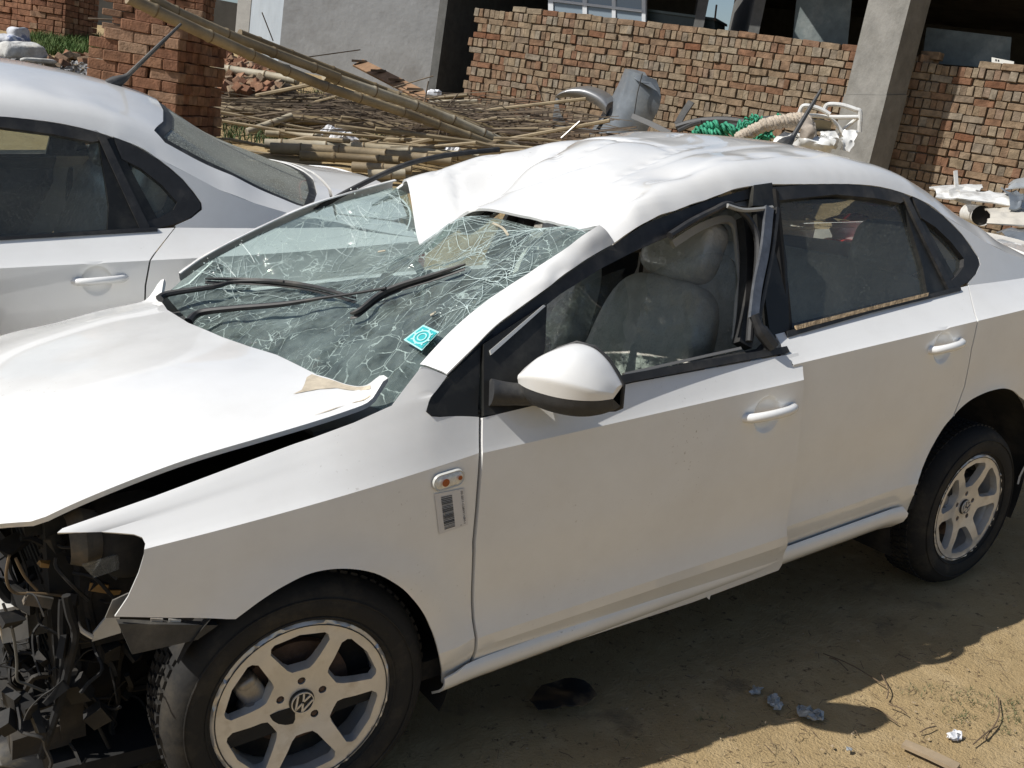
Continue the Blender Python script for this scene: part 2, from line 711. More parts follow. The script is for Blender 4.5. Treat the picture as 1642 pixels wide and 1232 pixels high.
class Side:
    def __init__(self, rear=None):
        self.rear = rear
        self.yp = YP if rear is None else YD

    def rr(self, x):
        return (x > 1.47) if self.rear is None else self.rear

    def zs(self, x):
        return .213 + .052 * (x - .41)

    def zc(self, x):
        if x < .41:
            return .844 - .144 * (.41 - x)
        return .957 + .072 * (x - 1.53) if self.rr(x) else .844 + .065 * (x - .41)

    def zb(self, x):
        if x < .3:
            return float(np.interp(x, [p[0] for p in FEND], [p[1] for p in FEND]))
        if x < .42:
            return lerp(.975, .93, (x - .3) / .12)
        if self.rr(x):
            return 1.03 + .083 * (min(x, 2.45) - 1.53) + .02 * max(0, x - 2.45)
        return .93 + .047 * (x - .42)

    def z(self, x, t):
        a, b, c = self.zs(x), self.zc(x), self.zb(x)
        if t <= 1:
            return a + (b - a) * t
        if t <= 2:
            return b + (c - b) * (t - 1)
        return c + (t - 2) * .1

    def t(self, x, z):
        a, b, c = self.zs(x), self.zc(x), self.zb(x)
        if z <= b:
            return (z - a) / (b - a)
        if z <= c:
            return 1 + (z - b) / max(c - b, 1e-4)
        return 2 + (z - c) / .1

    def hw(self, x, t):
        zz = self.z(x, t)
        c = self.zb(x)
        ytop = .775 - .5 * (c - 1.0)
        if x < .3:
            ytop = float(np.interp(x, [-.5, 0, .3], [.715, .742, .7875]))
        if t <= 1:
            y = float(np.interp(t, TP, self.yp))
        elif t <= 2:
            f = t - 1
            g = float(np.interp(f, [0, .1, .25, .5, .8, 1], [0, .12, .28, .53, .82, 1]))
            y = .8435 + (ytop - .8435) * g
        else:
            y = ytop - .5 * (zz - c)
        w = min(1, max(0, (2.2 - t) / .6)) if t > 1.6 else 1
        if x < .3:
            y -= w * .085 * ((.3 - x) / .8) ** 2 * (1 if t < 1 else max(0, 2 - t))
        if x > 2.5:
            y -= .09 * ((x - 2.5) / 1.0) ** 2
        for ax, az, ar in ARCH:
            d = math.hypot(x - ax, zz - az) - ar
            if d < .085 and t < 1.2:
                y += .013 * (1 - max(d, 0) / .085) ** 2 * (1 if zz > .3 else max(0, (zz - .2) / .1))
        return y

    def at_pixel(self, px, py, off=0.):
        d = ray(px, py)
        lo, hi = (-1.15 - CAM_POS[1]) / d[1], (-.45 - CAM_POS[1]) / d[1]
        best = None
        n = 60
        prev = None
        for i in range(n + 1):
            s = lo + (hi - lo) * i / n
            P = CAM_POS + s * d
            g = P[1] + self.hw(P[0], self.t(P[0], P[2])) + off
            if prev is not None and g >= 0 > prev[1]:
                a, b = prev[0], s
                for _ in range(24):
                    mm = (a + b) / 2
                    P = CAM_POS + mm * d
                    if P[1] + self.hw(P[0], self.t(P[0], P[2])) + off < 0:
                        a = mm
                    else:
                        b = mm
                P = CAM_POS + a * d
                return (float(P[0]), float(self.t(P[0], P[2])))
            prev = (s, g)
        P = onY(px, py, -.8)
        return (float(P[0]), float(self.t(P[0], P[2])))


SF, SR = Side(False), Side(True)

# outlines of the side panels, in (length, height-parameter)
OUT_FENDER = [SF.at_pixel(*q) for q in [(215, 857), (228, 862), (233, 872), (231, 890), (222, 920), (205, 958), (184, 989), (280, 991), (378, 993),
              *[tuple(q) for q in smooth_line([(378, 993), (398, 978), (420, 962), (455, 940), (500, 919), (550, 912), (600, 919), (640, 940), (663, 962), (680, 985), (692, 1010), (701, 1035), (708, 1070), (709, 1096)], 5)[1:]], (750, 1082),
              (752, 1066), (755, 950), (757, 870), (763, 800), (768, 725), (768, 669), (705, 669), (692, 668), (684, 661), (687, 646), (700, 626), (717, 603), (676, 588), (648, 624)]]
OUT_FENDER += [(.215, 2.06), (.13, 2.0), (.043, 2.0), (-.094, 2.0), (-.19, 2.0), (-.283, 2.0), (-.37, 2.0), (-.452, 2.0), (-.462, 1.95)]
OUT_FDOOR = [SF.at_pixel(*q) for q in [(772, 669), (772, 725), (767, 800), (761, 870), (758, 950), (755, 1066), (820, 1051), (895, 1032), (1100, 961), (1236, 908),
             (1241, 900), (1249, 850), (1255, 800), (1262, 750), (1268, 700), (1273, 650), (1276, 605), (1274, 585), (1266, 562), (1010, 611), (900, 637)]]
OUT_RDOOR = [(1.44, 1.98)] + [(1.44, t) for t in (1.5, 1.0, .5, .16)] + [SR.at_pixel(*q) for q in [(1300, 882), (1380, 852), (1453, 824), *[tuple(q) for q in smooth_line([(1456, 815), (1466, 790), (1485, 736), (1510, 690), (1528, 668)], 5)],
             (1546, 620), (1557, 560), (1563, 505), (1559, 466)]]
_q = OUT_RDOOR[-1]
OUT_RDOOR = [p for p in OUT_RDOOR[:-1]] + [(_q[0], 2.0), (2.0, 2.0)]
OUT_QUARTER = [(_q[0] + .006, 2.02)] + [(x + .006, t) for x, t in OUT_RDOOR[-3:-7:-1]]
OUT_QUARTER += [SR.at_pixel(*q) for q in smooth_line([(1529, 667), (1540, 655), (1556, 642), (1575, 632), (1592, 626), (1610, 623), (1625, 627), (1636, 637)], 4)]
OUT_QUARTER += [(2.525 + .403 * math.cos(a), SR.t(2.525 + .403 * math.cos(a), .357 + .403 * math.sin(a))) for a in np.radians([52, 44, 36, 28, 20, 12, 4, -6])]
OUT_QUARTER += [(3.05, .12), (3.40, .14), (3.44, .9), (3.45, 1.6)]
TOPLINE = [(3.46, 1.10), (3.1, 1.138), (2.9, 1.165), (2.75, 1.20), (2.62, 1.240), (2.52, 1.285), (2.40, 1.336)]
OUT_QUARTER += [(x, SR.t(x, z)) for x, z in TOPLINE]
OUT_QUARTER += [SR.at_pixel(*q) for q in [(1512, 345), (1528, 360), (1543, 376), (1558, 396), (1569, 413), (1572, 424), (1565, 440), (1552, 455)]]
OUT_SILL = [(.335, 0.0), (1.2, 0.), (2.115, 0.0), (2.118, .10), (2.10, .135), (1.2, .135), (.40, .135), (.335, .12)]

# roof, pillars, rear window and boot as one height surface
E_PX = [(984, 390), (1002, 379), (1038, 355), (1093, 335), (1130, 321), (1170, 309), (1205, 299), (1244, 299), (1290, 296), (1358, 294), (1404, 299), (1444, 306), (1481, 323), (1512, 345)]
E_NEAR = smooth_line([tp(*E_PX[i]) for i in (0, 2, 4, 6, 8, 10, 12, 13)], 6)
E_FAR = [(.85, .66, 1.235), (1.1, .614, 1.325), (1.333, .581, 1.392), (1.606, .565, 1.424), (1.84, .561, 1.432), (2.05, .568, 1.418), (2.207, .581, 1.389), (2.40, .612, 1.336)]
CTRL = [(1.1, .42, 1.415), (1.333, .42, 1.472), (1.606, .42, 1.502), (1.84, .42, 1.512), (2.1, .42, 1.502), (2.3, .42, 1.465), (2.43, .572, 1.366), (2.69, .590, 1.276), (2.88, .60, 1.208), (3.07, .605, 1.158), (2.5, .40, 1.41), (2.75, .40, 1.30), (2.95, .40, 1.235), (3.12, .42, 1.185), (3.3, .42, 1.172), (3.48, .42, 1.155),
        (3.3, .60, 1.135), (3.46, .60, 1.118), (.9, .30, 1.335), (.95, .5, 1.345),
        ] + [(x, SR.hw(x, SR.t(x, z)), z) for x, z in TOPLINE[:-1]]
CEN = [(.9, 0, 1.345), (1.1, 0, 1.44), (1.333, 0, 1.505), (1.606, 0, 1.538), (1.84, 0, 1.548), (2.1, 0, 1.543), (2.35, 0, 1.515), (2.52, 0, 1.475), (2.75, 0, 1.355), (2.98, 0, 1.282), (3.20, 0, 1.215), (3.32, 0, 1.203), (3.5, 0, 1.190), (3.64, 0, 1.18)]
SYM = CTRL + [(x, -y, z) for x, y, z in CTRL] + CEN
E_SUB = [tuple(e) for e in E_NEAR]
E_FINE = [tuple(e) for e in smooth_line(E_FAR, 5)]


def ring(E, lo=0.):
    out = []
    for x, y, z in E:
        if lo < x < 2.30:
            s_ = 1 if y > 0 else -1
            out.append((x, y - s_ * .016, z + .026))
            out.append((x, y - s_ * .045, z + .052))
    return out


RING_NEAR, RING_FAR = ring(E_SUB, 1.0), ring(E_FINE)
ROOF_NOM = TPS(SYM + E_FINE + RING_FAR + [(x, -y, z) for x, y, z in E_FINE + RING_FAR if x < 1.3] + [e for e in E_SUB + RING_NEAR if e[0] > 1.3], 6e-5)
# the crushed roof keeps the tail and takes measured points in front
DENT = [(.94, .60, 1.318), (.775, .13, 1.160), (.832, -.04, 1.292), (.916, -.253, 1.298), (.946, -.50, 1.300), (.90, -.60, 1.296),
        (.90, .165, 1.205), (1.02, .215, 1.245), (1.15, .27, 1.305), (1.30, .32, 1.390), (1.45, .36, 1.462),
        (1.0, .02, 1.345), (1.03, -.15, 1.368), (1.12, .07, 1.415), (1.18, -.08, 1.455), (1.2, -.28, 1.437), (1.05, -.36, 1.365), (1.06, -.50, 1.352),
        (1.28, -.46, 1.425), (1.35, -.3, 1.470), (1.35, -.05, 1.508), (1.38, .16, 1.502), (1.5, .12, 1.530), (1.5, -.2, 1.505), (1.62, -.05, 1.528), (1.66, .2, 1.545),
        (.98, .40, 1.352), (1.12, .46, 1.404), (1.28, .48, 1.444), (1.45, .50, 1.470), (.99, .52, 1.362), (1.2, .56, 1.40)]
keep = [c for c in SYM if c[0] > 1.55 and not (c[0] < 1.7 and abs(c[1]) < .3)]
ROOF_DMG0 = TPS(keep + DENT + E_SUB + RING_NEAR + E_FINE + [q for q in RING_FAR if q[0] > 1.5], 3e-4)


def roof_dmg(x, y):
    z = ROOF_DMG0(x, y)
    w = max(0, min(1, (1.75 - x) / .4))
    edge = min(1, max(0, (.56 - abs(y)) / .12))
    n1 = noise.noise((x * 4.2, y * 4.2, 3.1))
    z += w * edge * .008 * n1
    # sharp little creases where the sheet has folded
    for (cx, cy, a, L_, wd, dp) in CREASES:
        u = (x - cx) * math.cos(a) + (y - cy) * math.sin(a)
        v = -(x - cx) * math.sin(a) + (y - cy) * math.cos(a)
        if abs(u) < L_ * 1.6 and abs(v) < wd * 5:
            z -= dp * math.exp(-abs(v) / wd) * math.exp(-(u / L_) ** 2)
    # crumples along the near rail in front of the door pillar
    e = max(0, 1 - abs(y + .60) / .10)
    z += w * e * .005 * noise.noise((x * 16, 2.2, 0.4))
    return z


CREASES = [(1.15, -.20, .9, .16, .007, .010), (1.33, -.05, .2, .20, .007, .009), (1.02, .33, 1.2, .12, .007, .012), (1.48, -.16, 1.4, .09, .006, .008), (.98, -.30, .1, .12, .006, .008), (1.40, .42, .8, .10, .007, .010), (1.42, .02, 2.0, .10, .014, .016), (1.30, -.28, .25, .30, .012, .012), (1.05, -.42, .35, .16, .010, .012), (1.62, -.30, .05, .35, .016, .008), (1.20, .03, 1.1, .10, .012, .012),
           (1.75, .05, .6, .09, .012, .010), (1.10, -.10, 2.6, .12, .012, .010), (1.22, .47, .35, .22, .012, .014), (1.0, .46, .9, .10, .010, .012), (1.5, .36, .5, .14, .014, .014), (1.55, -.46, .1, .22, .010, .010)]


HOOD = TPS([(.214, -.68, .948), (.107, -.68, .926), (-.066, -.68, .896), (-.224, -.68, .870), (-.342, -.68, .840), (-.474, -.68, .797),
            (.12, .66, .950), (.085, .66, .936), (-.094, .66, .904), (-.245, .66, .870), (-.387, .66, .842), (-.48, .66, .80),
            (.13, .3, .965), (.18, 0, .968), (.21, -.3, .965), (.23, -.55, .958), (-.1, 0, .948), (-.1, .4, .938), (-.1, -.4, .942), (-.3, 0, .915), (-.3, .4, .902), (-.3, -.4, .905),
            (-.5, 0, .872), (-.5, .35, .850), (-.5, -.35, .852), (-.64, 0, .815), (-.62, .35, .79), (-.62, -.35, .79), (-.76, 0, .745), (-.73, .35, .73), (-.73, -.35, .73), (-.62, .55, .755), (-.62, -.55, .755)], 2e-5)


def hood_dmg(x, y):
    z = HOOD(x, y)
    # turned-up rear corners
    z += .045 * math.exp(-(((x - .25) / .030) ** 2 + ((y + .66) / .05) ** 2))
    z += .055 * math.exp(-(((x - .10) / .035) ** 2 + ((y - .66) / .05) ** 2))
    # pressed feature line along the near side
    z -= .007 / (1 + math.exp((y + .53 - .05 * x) / .012))
    z += .003 * noise.noise((x * 3.1, y * 3.1, 9.))
    return z


WS_NEAR = [onY(*q) for q in [(640, 640, -.665), (675, 586, -.66), (724, 533, -.655), (783, 483, -.645), (834, 449, -.638), (900, 405, -.63), (929, 383, -.625), (960, 362, -.62)]]
WS_FAR = [onY(*q) for q in [(290, 440, .66), (330, 412, .655), (400, 375, .645), (500, 330, .635), (600, 300, .625), (636, 291, .615)]]
WS_NOM = TPS([(.26, .68, .93), (.40, .66, 1.04), (.57, .645, 1.165), (.72, .635, 1.25), (.88, .615, 1.315),
              (.26, -.68, .93), (.40, -.66, 1.04), (.57, -.645, 1.165), (.72, -.635, 1.25), (.88, -.615, 1.315),
              (.16, 0, .925), (.35, 0, 1.07), (.55, 0, 1.20), (.75, 0, 1.31), (.88, 0, 1.345), (.2, .4, .927), (.2, -.4, .927)], 2e-5)
WS0 = TPS([tuple(q) for q in WS_NEAR] + [(q[0], q[1] - .012, q[2] - .015) for q in WS_FAR] +
          [(.16, 0, .905), (.21, -.4, .905), (.27, -.62, .905),
           (.35, -.45, 1.005), (.35, -.1, 1.00), (.33, .25, .985), (.36, .5, 1.0),
           (.52, -.45, 1.115), (.52, -.15, 1.085), (.52, .15, 1.055), (.50, .40, 1.045), (.52, .54, 1.11),
           (.70, -.45, 1.215), (.70, -.2, 1.190), (.68, .05, 1.150), (.66, .25, 1.105), (.66, .42, 1.105), (.70, .54, 1.20),
           (.84, -.40, 1.272), (.84, -.2, 1.274), (.80, -.04, 1.270), (.76, .13, 1.145), (.82, .30, 1.18), (.84, .45, 1.235), (.958, -.5, 1.282), (.935, -.60, 1.275), (.11, .45, .925), (.10, .60, .955), (.13, .2, .915), (.93, -.253, 1.282), (.85, -.04, 1.280), (.79, .13, 1.152), (.875, .37, 1.222), (.955, .585, 1.295), (.32, .60, 1.06)], 2e-5)


WS_OUT = [(.26, -.66), (.21, -.4), (.165, -.15), (.145, 0), (.125, .2), (.11, .45), (.10, .60), (.12, .64)] + [(q[0], q[1]) for q in WS_FAR] + [(.955, .585), (.875, .37), (.79, .13), (.85, -.04), (.93, -.253), (.958, -.50), (.935, -.60)] + [(q[0], q[1]) for q in reversed(WS_NEAR[1:])]
_wo = np.array(dens(WS_OUT, .01)) if True else None


def ws_dmg(x, y):
    z = WS0(x, y)
    d = math.sqrt(float(np.min((_wo[:, 0] - x) ** 2 + (_wo[:, 1] - y) ** 2)))
    k = min(1, d / .07)
    z -= .012 * (1 - k)
    # folded plates of laminated glass
    c = noise.voronoi((x * 7, y * 7, .3))
    p = c[1][0]
    h = noise.cell_vector((p[0] * 3.1, p[1] * 3.1, 5.))
    z += k * (.010 * (h[0] - .5) + .07 * ((x - p[0] / 7) * (h[1] - .5) + (y - p[1] / 7) * (h[2] - .5)))
    z += k * (.010 * noise.noise((x * 9, y * 9, .2)) + .004 * noise.noise((x * 26, y * 26, 4.2)))
    return z


# ------------------------------------------------------------------ wheels
def make_wheel(parent, c, steer, sgn, name='wheel'):
    w = empty(name)
    w.parent = parent
    w.location = c
    w.rotation_euler = (0, 0, steer if sgn < 0 else math.pi + steer)
    R = .303
    prof = [(.200, -.020), (.206, .004), (.222, .014), (.250, .018), (.272, .013), (.288, 0), (.297, -.014), (.302, -.03), (R, -.06), (R + .001, -.09), (R, -.125), (.299, -.155), (.288, -.178), (.25, -.188), (.206, -.18), (.196, -.15)]
    prof = [(a, -h) for a, h in prof]
    mb = MB().lathe(prof, 64, 'Y')
    ty = mb.build('tyre', TYRE, w, angle=60)
    # tread blocks
    tb = MB()
    for i in range(72):
        a = 2 * math.pi * i / 72
        for k, yy in enumerate((.045, .075, .105, .135)):
            aa = a + (k % 2) * .04
            M = Matrix.Rotation(-aa, 4, 'Y')
            tb.box(M @ Vector((R + .001, yy, 0)), (.008, .022, .018), M)
    tag(tb.build('tread', TYRE, ty, smooth=False), kind='stuff')
    # raised ring on the sidewall
    for rad, h in ((.216, -.0125), (.262, -.0175)):
        MB().tube([(rad * math.cos(a), h, rad * math.sin(a)) for a in np.linspace(0, 2 * math.pi, 65)], .0022, 5, cap=False).build('sidewall_ring', TYRE, ty)
    # alloy face: disc with six rounded windows
    def dish(r):
        return float(np.interp(r, [0, .055, .075, .12, .165, .19, .203, .208], [.012, .012, .008, -.002, -.006, -.004, -.010, .0]))

    out = [(.2075 * math.cos(a), .2075 * math.sin(a)) for a in np.linspace(0, 2 * math.pi, 73)[:-1]]
    holes = []
    a0 = math.radians(33)
    for k in range(6):
        am = a0 + k * math.pi / 3
        ri, ro = .084, .177
        wi, wo = .32, .425
        pts = [(ri, -wi * .72), (ri + .012, -wi * .98), (ro - .016, -wo), (ro - .004, -wo + .045), (ro, -wo + .10), (ro, 0), (ro, wo - .10), (ro - .004, wo - .045), (ro - .016, wo), (ri + .012, wi * .98), (ri, wi * .72), (ri - .003, 0)]
        holes.append([(r_ * math.cos(am + d), r_ * math.sin(am + d)) for r_, d in pts])
    lug = []
    for k in range(5):
        am = math.radians(90) + k * 2 * math.pi / 5
        cx, cy = .051 * math.cos(am), .051 * math.sin(am)
        lug.append([(cx + .0095 * math.cos(b), cy + .0095 * math.sin(b)) for b in np.linspace(0, 2 * math.pi, 13)[:-1]])
    g = list(np.arange(-.21, .211, .012))
    v, f = cdt_panel(out, holes + lug, g, g, .010)
    V3 = [(q[0], dish(math.hypot(*q)), q[1]) for q in v]
    # real depth: front sheet pushed back and skirted
    face = mesh_obj('rim', V3, f, ALLOY, w, True, .026, -1, angle=40)
    md = face.modifiers.new('soft_edges', 'BEVEL')
    md.width = .0028
    md.segments = 2
    md.limit_method = 'ANGLE'
    md.angle_limit = math.radians(50)
    br = MB().lathe([(.208, -.004), (.2115, -.001), (.2115, .012), (.203, .02), (.193, .035), (.188, .10), (.190, .15), (.2, .17)], 64, 'Y')
    br.build('rim_barrel', ALLOY, w)
    rim_line = MB().tube([(.1965 * math.cos(a), -.0075, .1965 * math.sin(a)) for a in np.linspace(0, 2 * math.pi, 73)], .0016, 5, cap=False)
    rim_line.build('rim_groove', DARKPLASTIC, face)
    for k in range(5):
        am = math.radians(90) + k * 2 * math.pi / 5
        MB().lathe([(.0, .013), (.0045, .013), (.0075, .015), (.0085, .022), (.0085, .05)], 6, 'Y', (.051 * math.cos(am), 0, .051 * math.sin(am))).build('wheel_bolt', RUST, w, smooth=False)
    cap = MB().lathe([(0, .004), (.024, .0045), (.0285, .007), (.0295, .013), (.0295, .02)], 32, 'Y')
    cap.build('hub_cap', GLOSSBLACK, w)
    em = MB()
    em.lathe([(.0262, .006), (.0262, .002), (.0238, .002), (.0238, .006)], 36, 'Y', closed=True)

    def stroke(a, b, th=.0042):
        a, b = Vector((a[0], 0, a[1])), Vector((b[0], 0, b[1]))
        em.ribbon([Vector((a.x, .0035, a.z)), Vector((b.x, .0035, b.z))], th, (0, 1, 0), .004)
    # letters in the ring: a V over a W
    s = .0235
    for sg in (-1, 1):
        stroke((sg * .36 * s, .90 * s), (sg * .03 * s, .16 * s))
        stroke((sg * .80 * s, .54 * s), (sg * .36 * s, -.86 * s))
        stroke((sg * .36 * s, -.86 * s), (sg * .03 * s, -.06 * s))
    e = em.build('emblem', ALLOY, bpy.data.objects[w.children[-1].name], smooth=False)
    e.rotation_euler = (0, math.radians(28), 0)
    dk = MB().lathe([(.03, .055), (.125, .055), (.125, .075), (.03, .075)], 40, 'Y', closed=True)
    dk.build('brake_disc', RUST, w)
    MB().lathe([(.0, .08), (.185, .08)], 24, 'Y').build('brake_shield', BLACKVOID, w)
    cal = MB()
    for (x, z, sx, sz) in ((-.105, .035, .06, .085), (-.115, .06, .05, .03), (-.095, -.02, .05, .04)):
        sbox(cal, (x, .048, z), (sx, .045, sz), .55, Matrix.Rotation(-.5, 4, 'Y'), 14, 10)
    cal.lathe([(0, .018), (.02, .018), (.024, .028), (.024, .06)], 14, 'Y', (-.110, 0, -.005))
    c_ = cal.build('brake_caliper', STEEL, w)
    return w


def sbox(mb, c, s, e=.35, M=None, nu=20, nv=14, fn=None):
    """rounded cushion shape (superellipsoid)"""
    def pw(a, k):
        return math.copysign(abs(a) ** k, a)
    V, Fc = [], []
    for j in range(nv + 1):
        th = -math.pi / 2 + math.pi * j / nv
        for i in range(nu):
            ph = 2 * math.pi * i / nu
            v = Vector((s[0] / 2 * pw(math.cos(th), e) * pw(math.cos(ph), e), s[1] / 2 * pw(math.cos(th), e) * pw(math.sin(ph), e), s[2] / 2 * pw(math.sin(th), e)))
            if fn:
                v = fn(v)
            if M is not None:
                v = M @ v
            V.append(v + Vector(c))
    for j in range(nv):
        for i in range(nu):
            i2 = (i + 1) % nu
            Fc.append((j * nu + i, j * nu + i2, (j + 1) * nu + i2, (j + 1) * nu + i))
    mb.add(V, Fc)
    return mb


def make_seat(parent, x, y, name='front_seat', lean=.32, w=.50):
    cu = sbox(MB(), (x + .02, y, .41), (.52, w, .17), .4).build('seat_cushion', SEAT, parent, angle=80)
    M = Matrix.Rotation(lean, 4, 'Y')

    def fn(v):
        v = v.copy()
        v.y *= 1 - .16 * max(0, v.z / .34)
        v.x += -.03 * (abs(v.y) / .25) ** 2
        return v
    bk = sbox(MB(), (x + .36, y, .80), (.15, w, .66), .45, M, 24, 18, fn).build('seat_back', SEAT, parent, angle=80)
    sbox(MB(), (x + .475, y, 1.215), (.12, .29, .21), .5, M).build('headrest', SEAT, bk, angle=80)
    for s in (-.07, .07):
        MB().tube([(x + .44, y + s, 1.05), (x + .47, y + s, 1.18)], .007, 8).build('headrest_post', STEEL, bk)
    return cu


def side_plate(name, pxs, m, parent, off=0., th=.01, sgn=-1, sub=1):
    """trim or pane lying in the plane of the side windows; off>0 stands proud"""
    P = [tp(*q, off) for q in pxs]
    V = [Vector((p[0], p[1] * (1 if sgn < 0 else -1), p[2])) for p in P]
    n = Vector((0, -1, .5 * 1)).normalized() if sgn < 0 else Vector((0, 1, .5)).normalized()
    if th == 0:
        nn = sum(((V[i] - V[0]).cross(V[i + 1] - V[0]) for i in range(1, len(V) - 1)), Vector())
        idx = tuple(range(len(V)))
        return mesh_obj(name, V, [idx if nn.dot(n) > 0 else idx[::-1]], m, parent, False)
    return flat_poly(name, V, m, parent, th, n)


def _cup(S, a, b):
    (x0, t0), (x1, t1) = S.at_pixel(*a), S.at_pixel(*b)
    return ((x0 + x1) / 2 - .010, (S.z(x0, t0) + S.z(x1, t1)) / 2 - .004)


CUPS = {False: _cup(SF, (1182, 668), (1262, 648)), True: _cup(SR, (1490, 563), (1542, 548))}


def cup_points(S):
    cx, cz = CUPS[S.rear]
    return [(cx + r_ * math.cos(a), S.t(cx + r_ * math.cos(a), cz + r_ / .95 * math.sin(a))) for r_ in (.0001, .015, .030, .038, .043, .047, .051, .056) for a in np.linspace(0, 2 * math.pi, 33)[:-1 if r_ > .001 else 1]]


def cup_clear(S):
    cx, cz = CUPS[S.rear]
    return lambda x, t: math.hypot(x - cx, (S.z(x, t) - cz) * .95) < .064


def side_map(S, sgn, off=0., door=False):
    cx, cz = CUPS[S.rear] if S.rear is not None else (99, 0)

    def f(x, t):
        y = S.hw(x, t) + off
        z = S.z(x, t)
        d = math.hypot(x - cx, (z - cz) * .95)
        if d < .08:
            y -= .014 * (1 - .35 * (d / .047) ** 2 if d < .047 else .65) / (1 + math.exp((d - .047) / .0028))
        if door:
            k = max(0, (x - .42) / 1.05)
            y += .006 + .024 * k
        return (x, sgn * y, z)
    return f


def arch_liner(parent, k, sgn, ystart=.80):
    ax, az, ar = ARCH[k]
    V, Fc = [], []
    angs = np.radians(np.linspace(-25, 205 if k else 150, 30))
    rr = ar + .012
    for a in angs:
        for r_, yy in ((rr, ystart), (rr, .50), (.02, .50)):
            V.append((ax + r_ * math.cos(a), sgn * yy, max(.16, az + r_ * math.sin(a))))
    for i in range(len(angs) - 1):
        for q in range(2):
            Fc.append((i * 3 + q, i * 3 + q + 1, i * 3 + q + 4, i * 3 + q + 3))
    return mesh_obj('wheel_arch_liner', V, Fc, BLACKVOID, parent)


def handle(parent, P0, P1, sgn):
    """pull handle between two points standing off the door skin"""
    P0, P1 = Vector(P0), Vector(P1)
    pts, rr = [], []
    for i in range(13):
        t = i / 12
        p = P0.lerp(P1, t)
        p.y += sgn * (-.012 + .042 * math.sin(math.pi * min(1, max(0, t))) ** .45)
        p.z += .006 * math.sin(math.pi * t)
        pts.append(p)
        rr.append(.0135)
    h = MB().tube(pts, rr, 14).build('door_handle', PAINT, parent, angle=50)
    return h


def side_windows(car, sgn, broken):
    """glass and black trims of one side"""
    g = []
    # rear door pane
    side_plate('rear_door_window', [(1247, 322), (1445, 316), (1494, 470), (1262, 530), (1252, 420)], GLASS_SIDE, car, -.020, 0, sgn)
    side_plate('quarter_window', [(1478, 352), (1510, 375), (1545, 415), (1540, 432), (1520, 455), (1508, 420)], GLASS_SIDE, car, -.018, 0, sgn)
    # frame of the rear door window
    side_plate('window_top_trim', [(1240, 300), (1290, 297), (1358, 295), (1404, 300), (1444, 307), (1460, 317), (1444, 326), (1404, 318), (1340, 312), (1245, 322)], RUBBER, car, .000, .03, sgn)
    side_plate('window_divider', [(1444, 310), (1462, 318), (1540, 462), (1488, 476), (1480, 430)], GLOSSBLACK, car, -.006, .02, sgn)
    side_plate('divider_bar', [(1449, 316), (1457, 316), (1532, 464), (1523, 467)], RUBBER, car, .004, .012, sgn)
    rim = [(1462, 314), (1481, 324), (1512, 346), (1543, 377), (1568, 413), (1570, 423), (1564, 439), (1551, 453), (1532, 464), (1523, 452), (1535, 442), (1545, 428), (1546, 415), (1525, 388), (1500, 364), (1478, 350)]
    side_plate('quarter_window_seal', rim, RUBBER, car, .0, .03, sgn)
    side_plate('window_sill_trim', [(1262, 531), (1494, 471), (1540, 459), (1542, 466), (1400, 501), (1264, 541)], RUBBER, car, .012, .03, sgn)
    side_plate('door_pillar_trim', [(1212, 330), (1248, 322), (1262, 420), (1266, 534), (1236, 545), (1222, 440)], GLOSSBLACK, car, .0, .02, sgn)


# ------------------------------------------------------------------ the sedan
def loft(name, A, B, m, parent, bulge=(0, 0, 0), n=6, k=5, jit=0., solid=.004, flip=False):
    """strip between two rails, bulged in the middle"""
    A, B = smooth_line(A, n), smooth_line(B, n)
    # resample both to equal count by arc length
    def rs(P, cnt):
        P = np.array(P)
        s = np.r_[0, np.cumsum(np.linalg.norm(np.diff(P, axis=0), axis=1))]
        q = np.linspace(0, s[-1], cnt)
        return np.c_[[np.interp(q, s, P[:, i]) for i in range(3)]].T
    cnt = max(len(A), len(B))
    A, B = rs(A, cnt), rs(B, cnt)
    V, Fc = [], []
    for i in range(cnt):
        for j in range(k + 1):
            t = j / k
            p = A[i] * (1 - t) + B[i] * t + np.array(bulge) * math.sin(math.pi * t)
            if jit and 0 < j < k:
                w = noise.noise_vector(Vector(p) * 19)
                p = p + np.array(w) * jit
            V.append(p)
    for i in range(cnt - 1):
        for j in range(k):
            a = i * (k + 1) + j
            q = (a, a + 1, a + k + 2, a + k + 1)
            Fc.append(q[::-1] if flip else q)
    return mesh_obj(name, V, Fc, m, parent, True, solid)


_tail = [(x, SR.hw(x, SR.t(x, z))) for x, z in reversed(TOPLINE[1:-1])]
ROOF_TAIL = [(x, -y) for x, y in _tail] + [(3.115, -.60), (3.20, -.3), (3.235, 0), (3.20, .3), (3.115, .60)] + [(x, y) for x, y in reversed(_tail)]
_bl = [(2.53, 0), (2.52, .17), (2.48, .34), (2.41, .50), (2.44, .545), (2.7, .580), (2.95, .605), (3.02, .59), (3.12, .38), (3.18, .17), (3.20, 0)]
BACKLIGHT = _bl + [(x, -y) for x, y in reversed(_bl[1:-1])]


def inset(poly, d):
    c = np.mean(np.array(poly), 0)
    out = []
    n = len(poly)
    for i in range(n):
        a, b = np.array(poly[i - 1]), np.array(poly[(i + 1) % n])
        t = (b - a) / (np.linalg.norm(b - a) + 1e-9)
        nrm = np.array([-t[1], t[0]])
        p = np.array(poly[i])
        if np.dot(c - p, nrm) < 0:
            nrm = -nrm
        out.append(tuple(p + nrm * d))
    return out


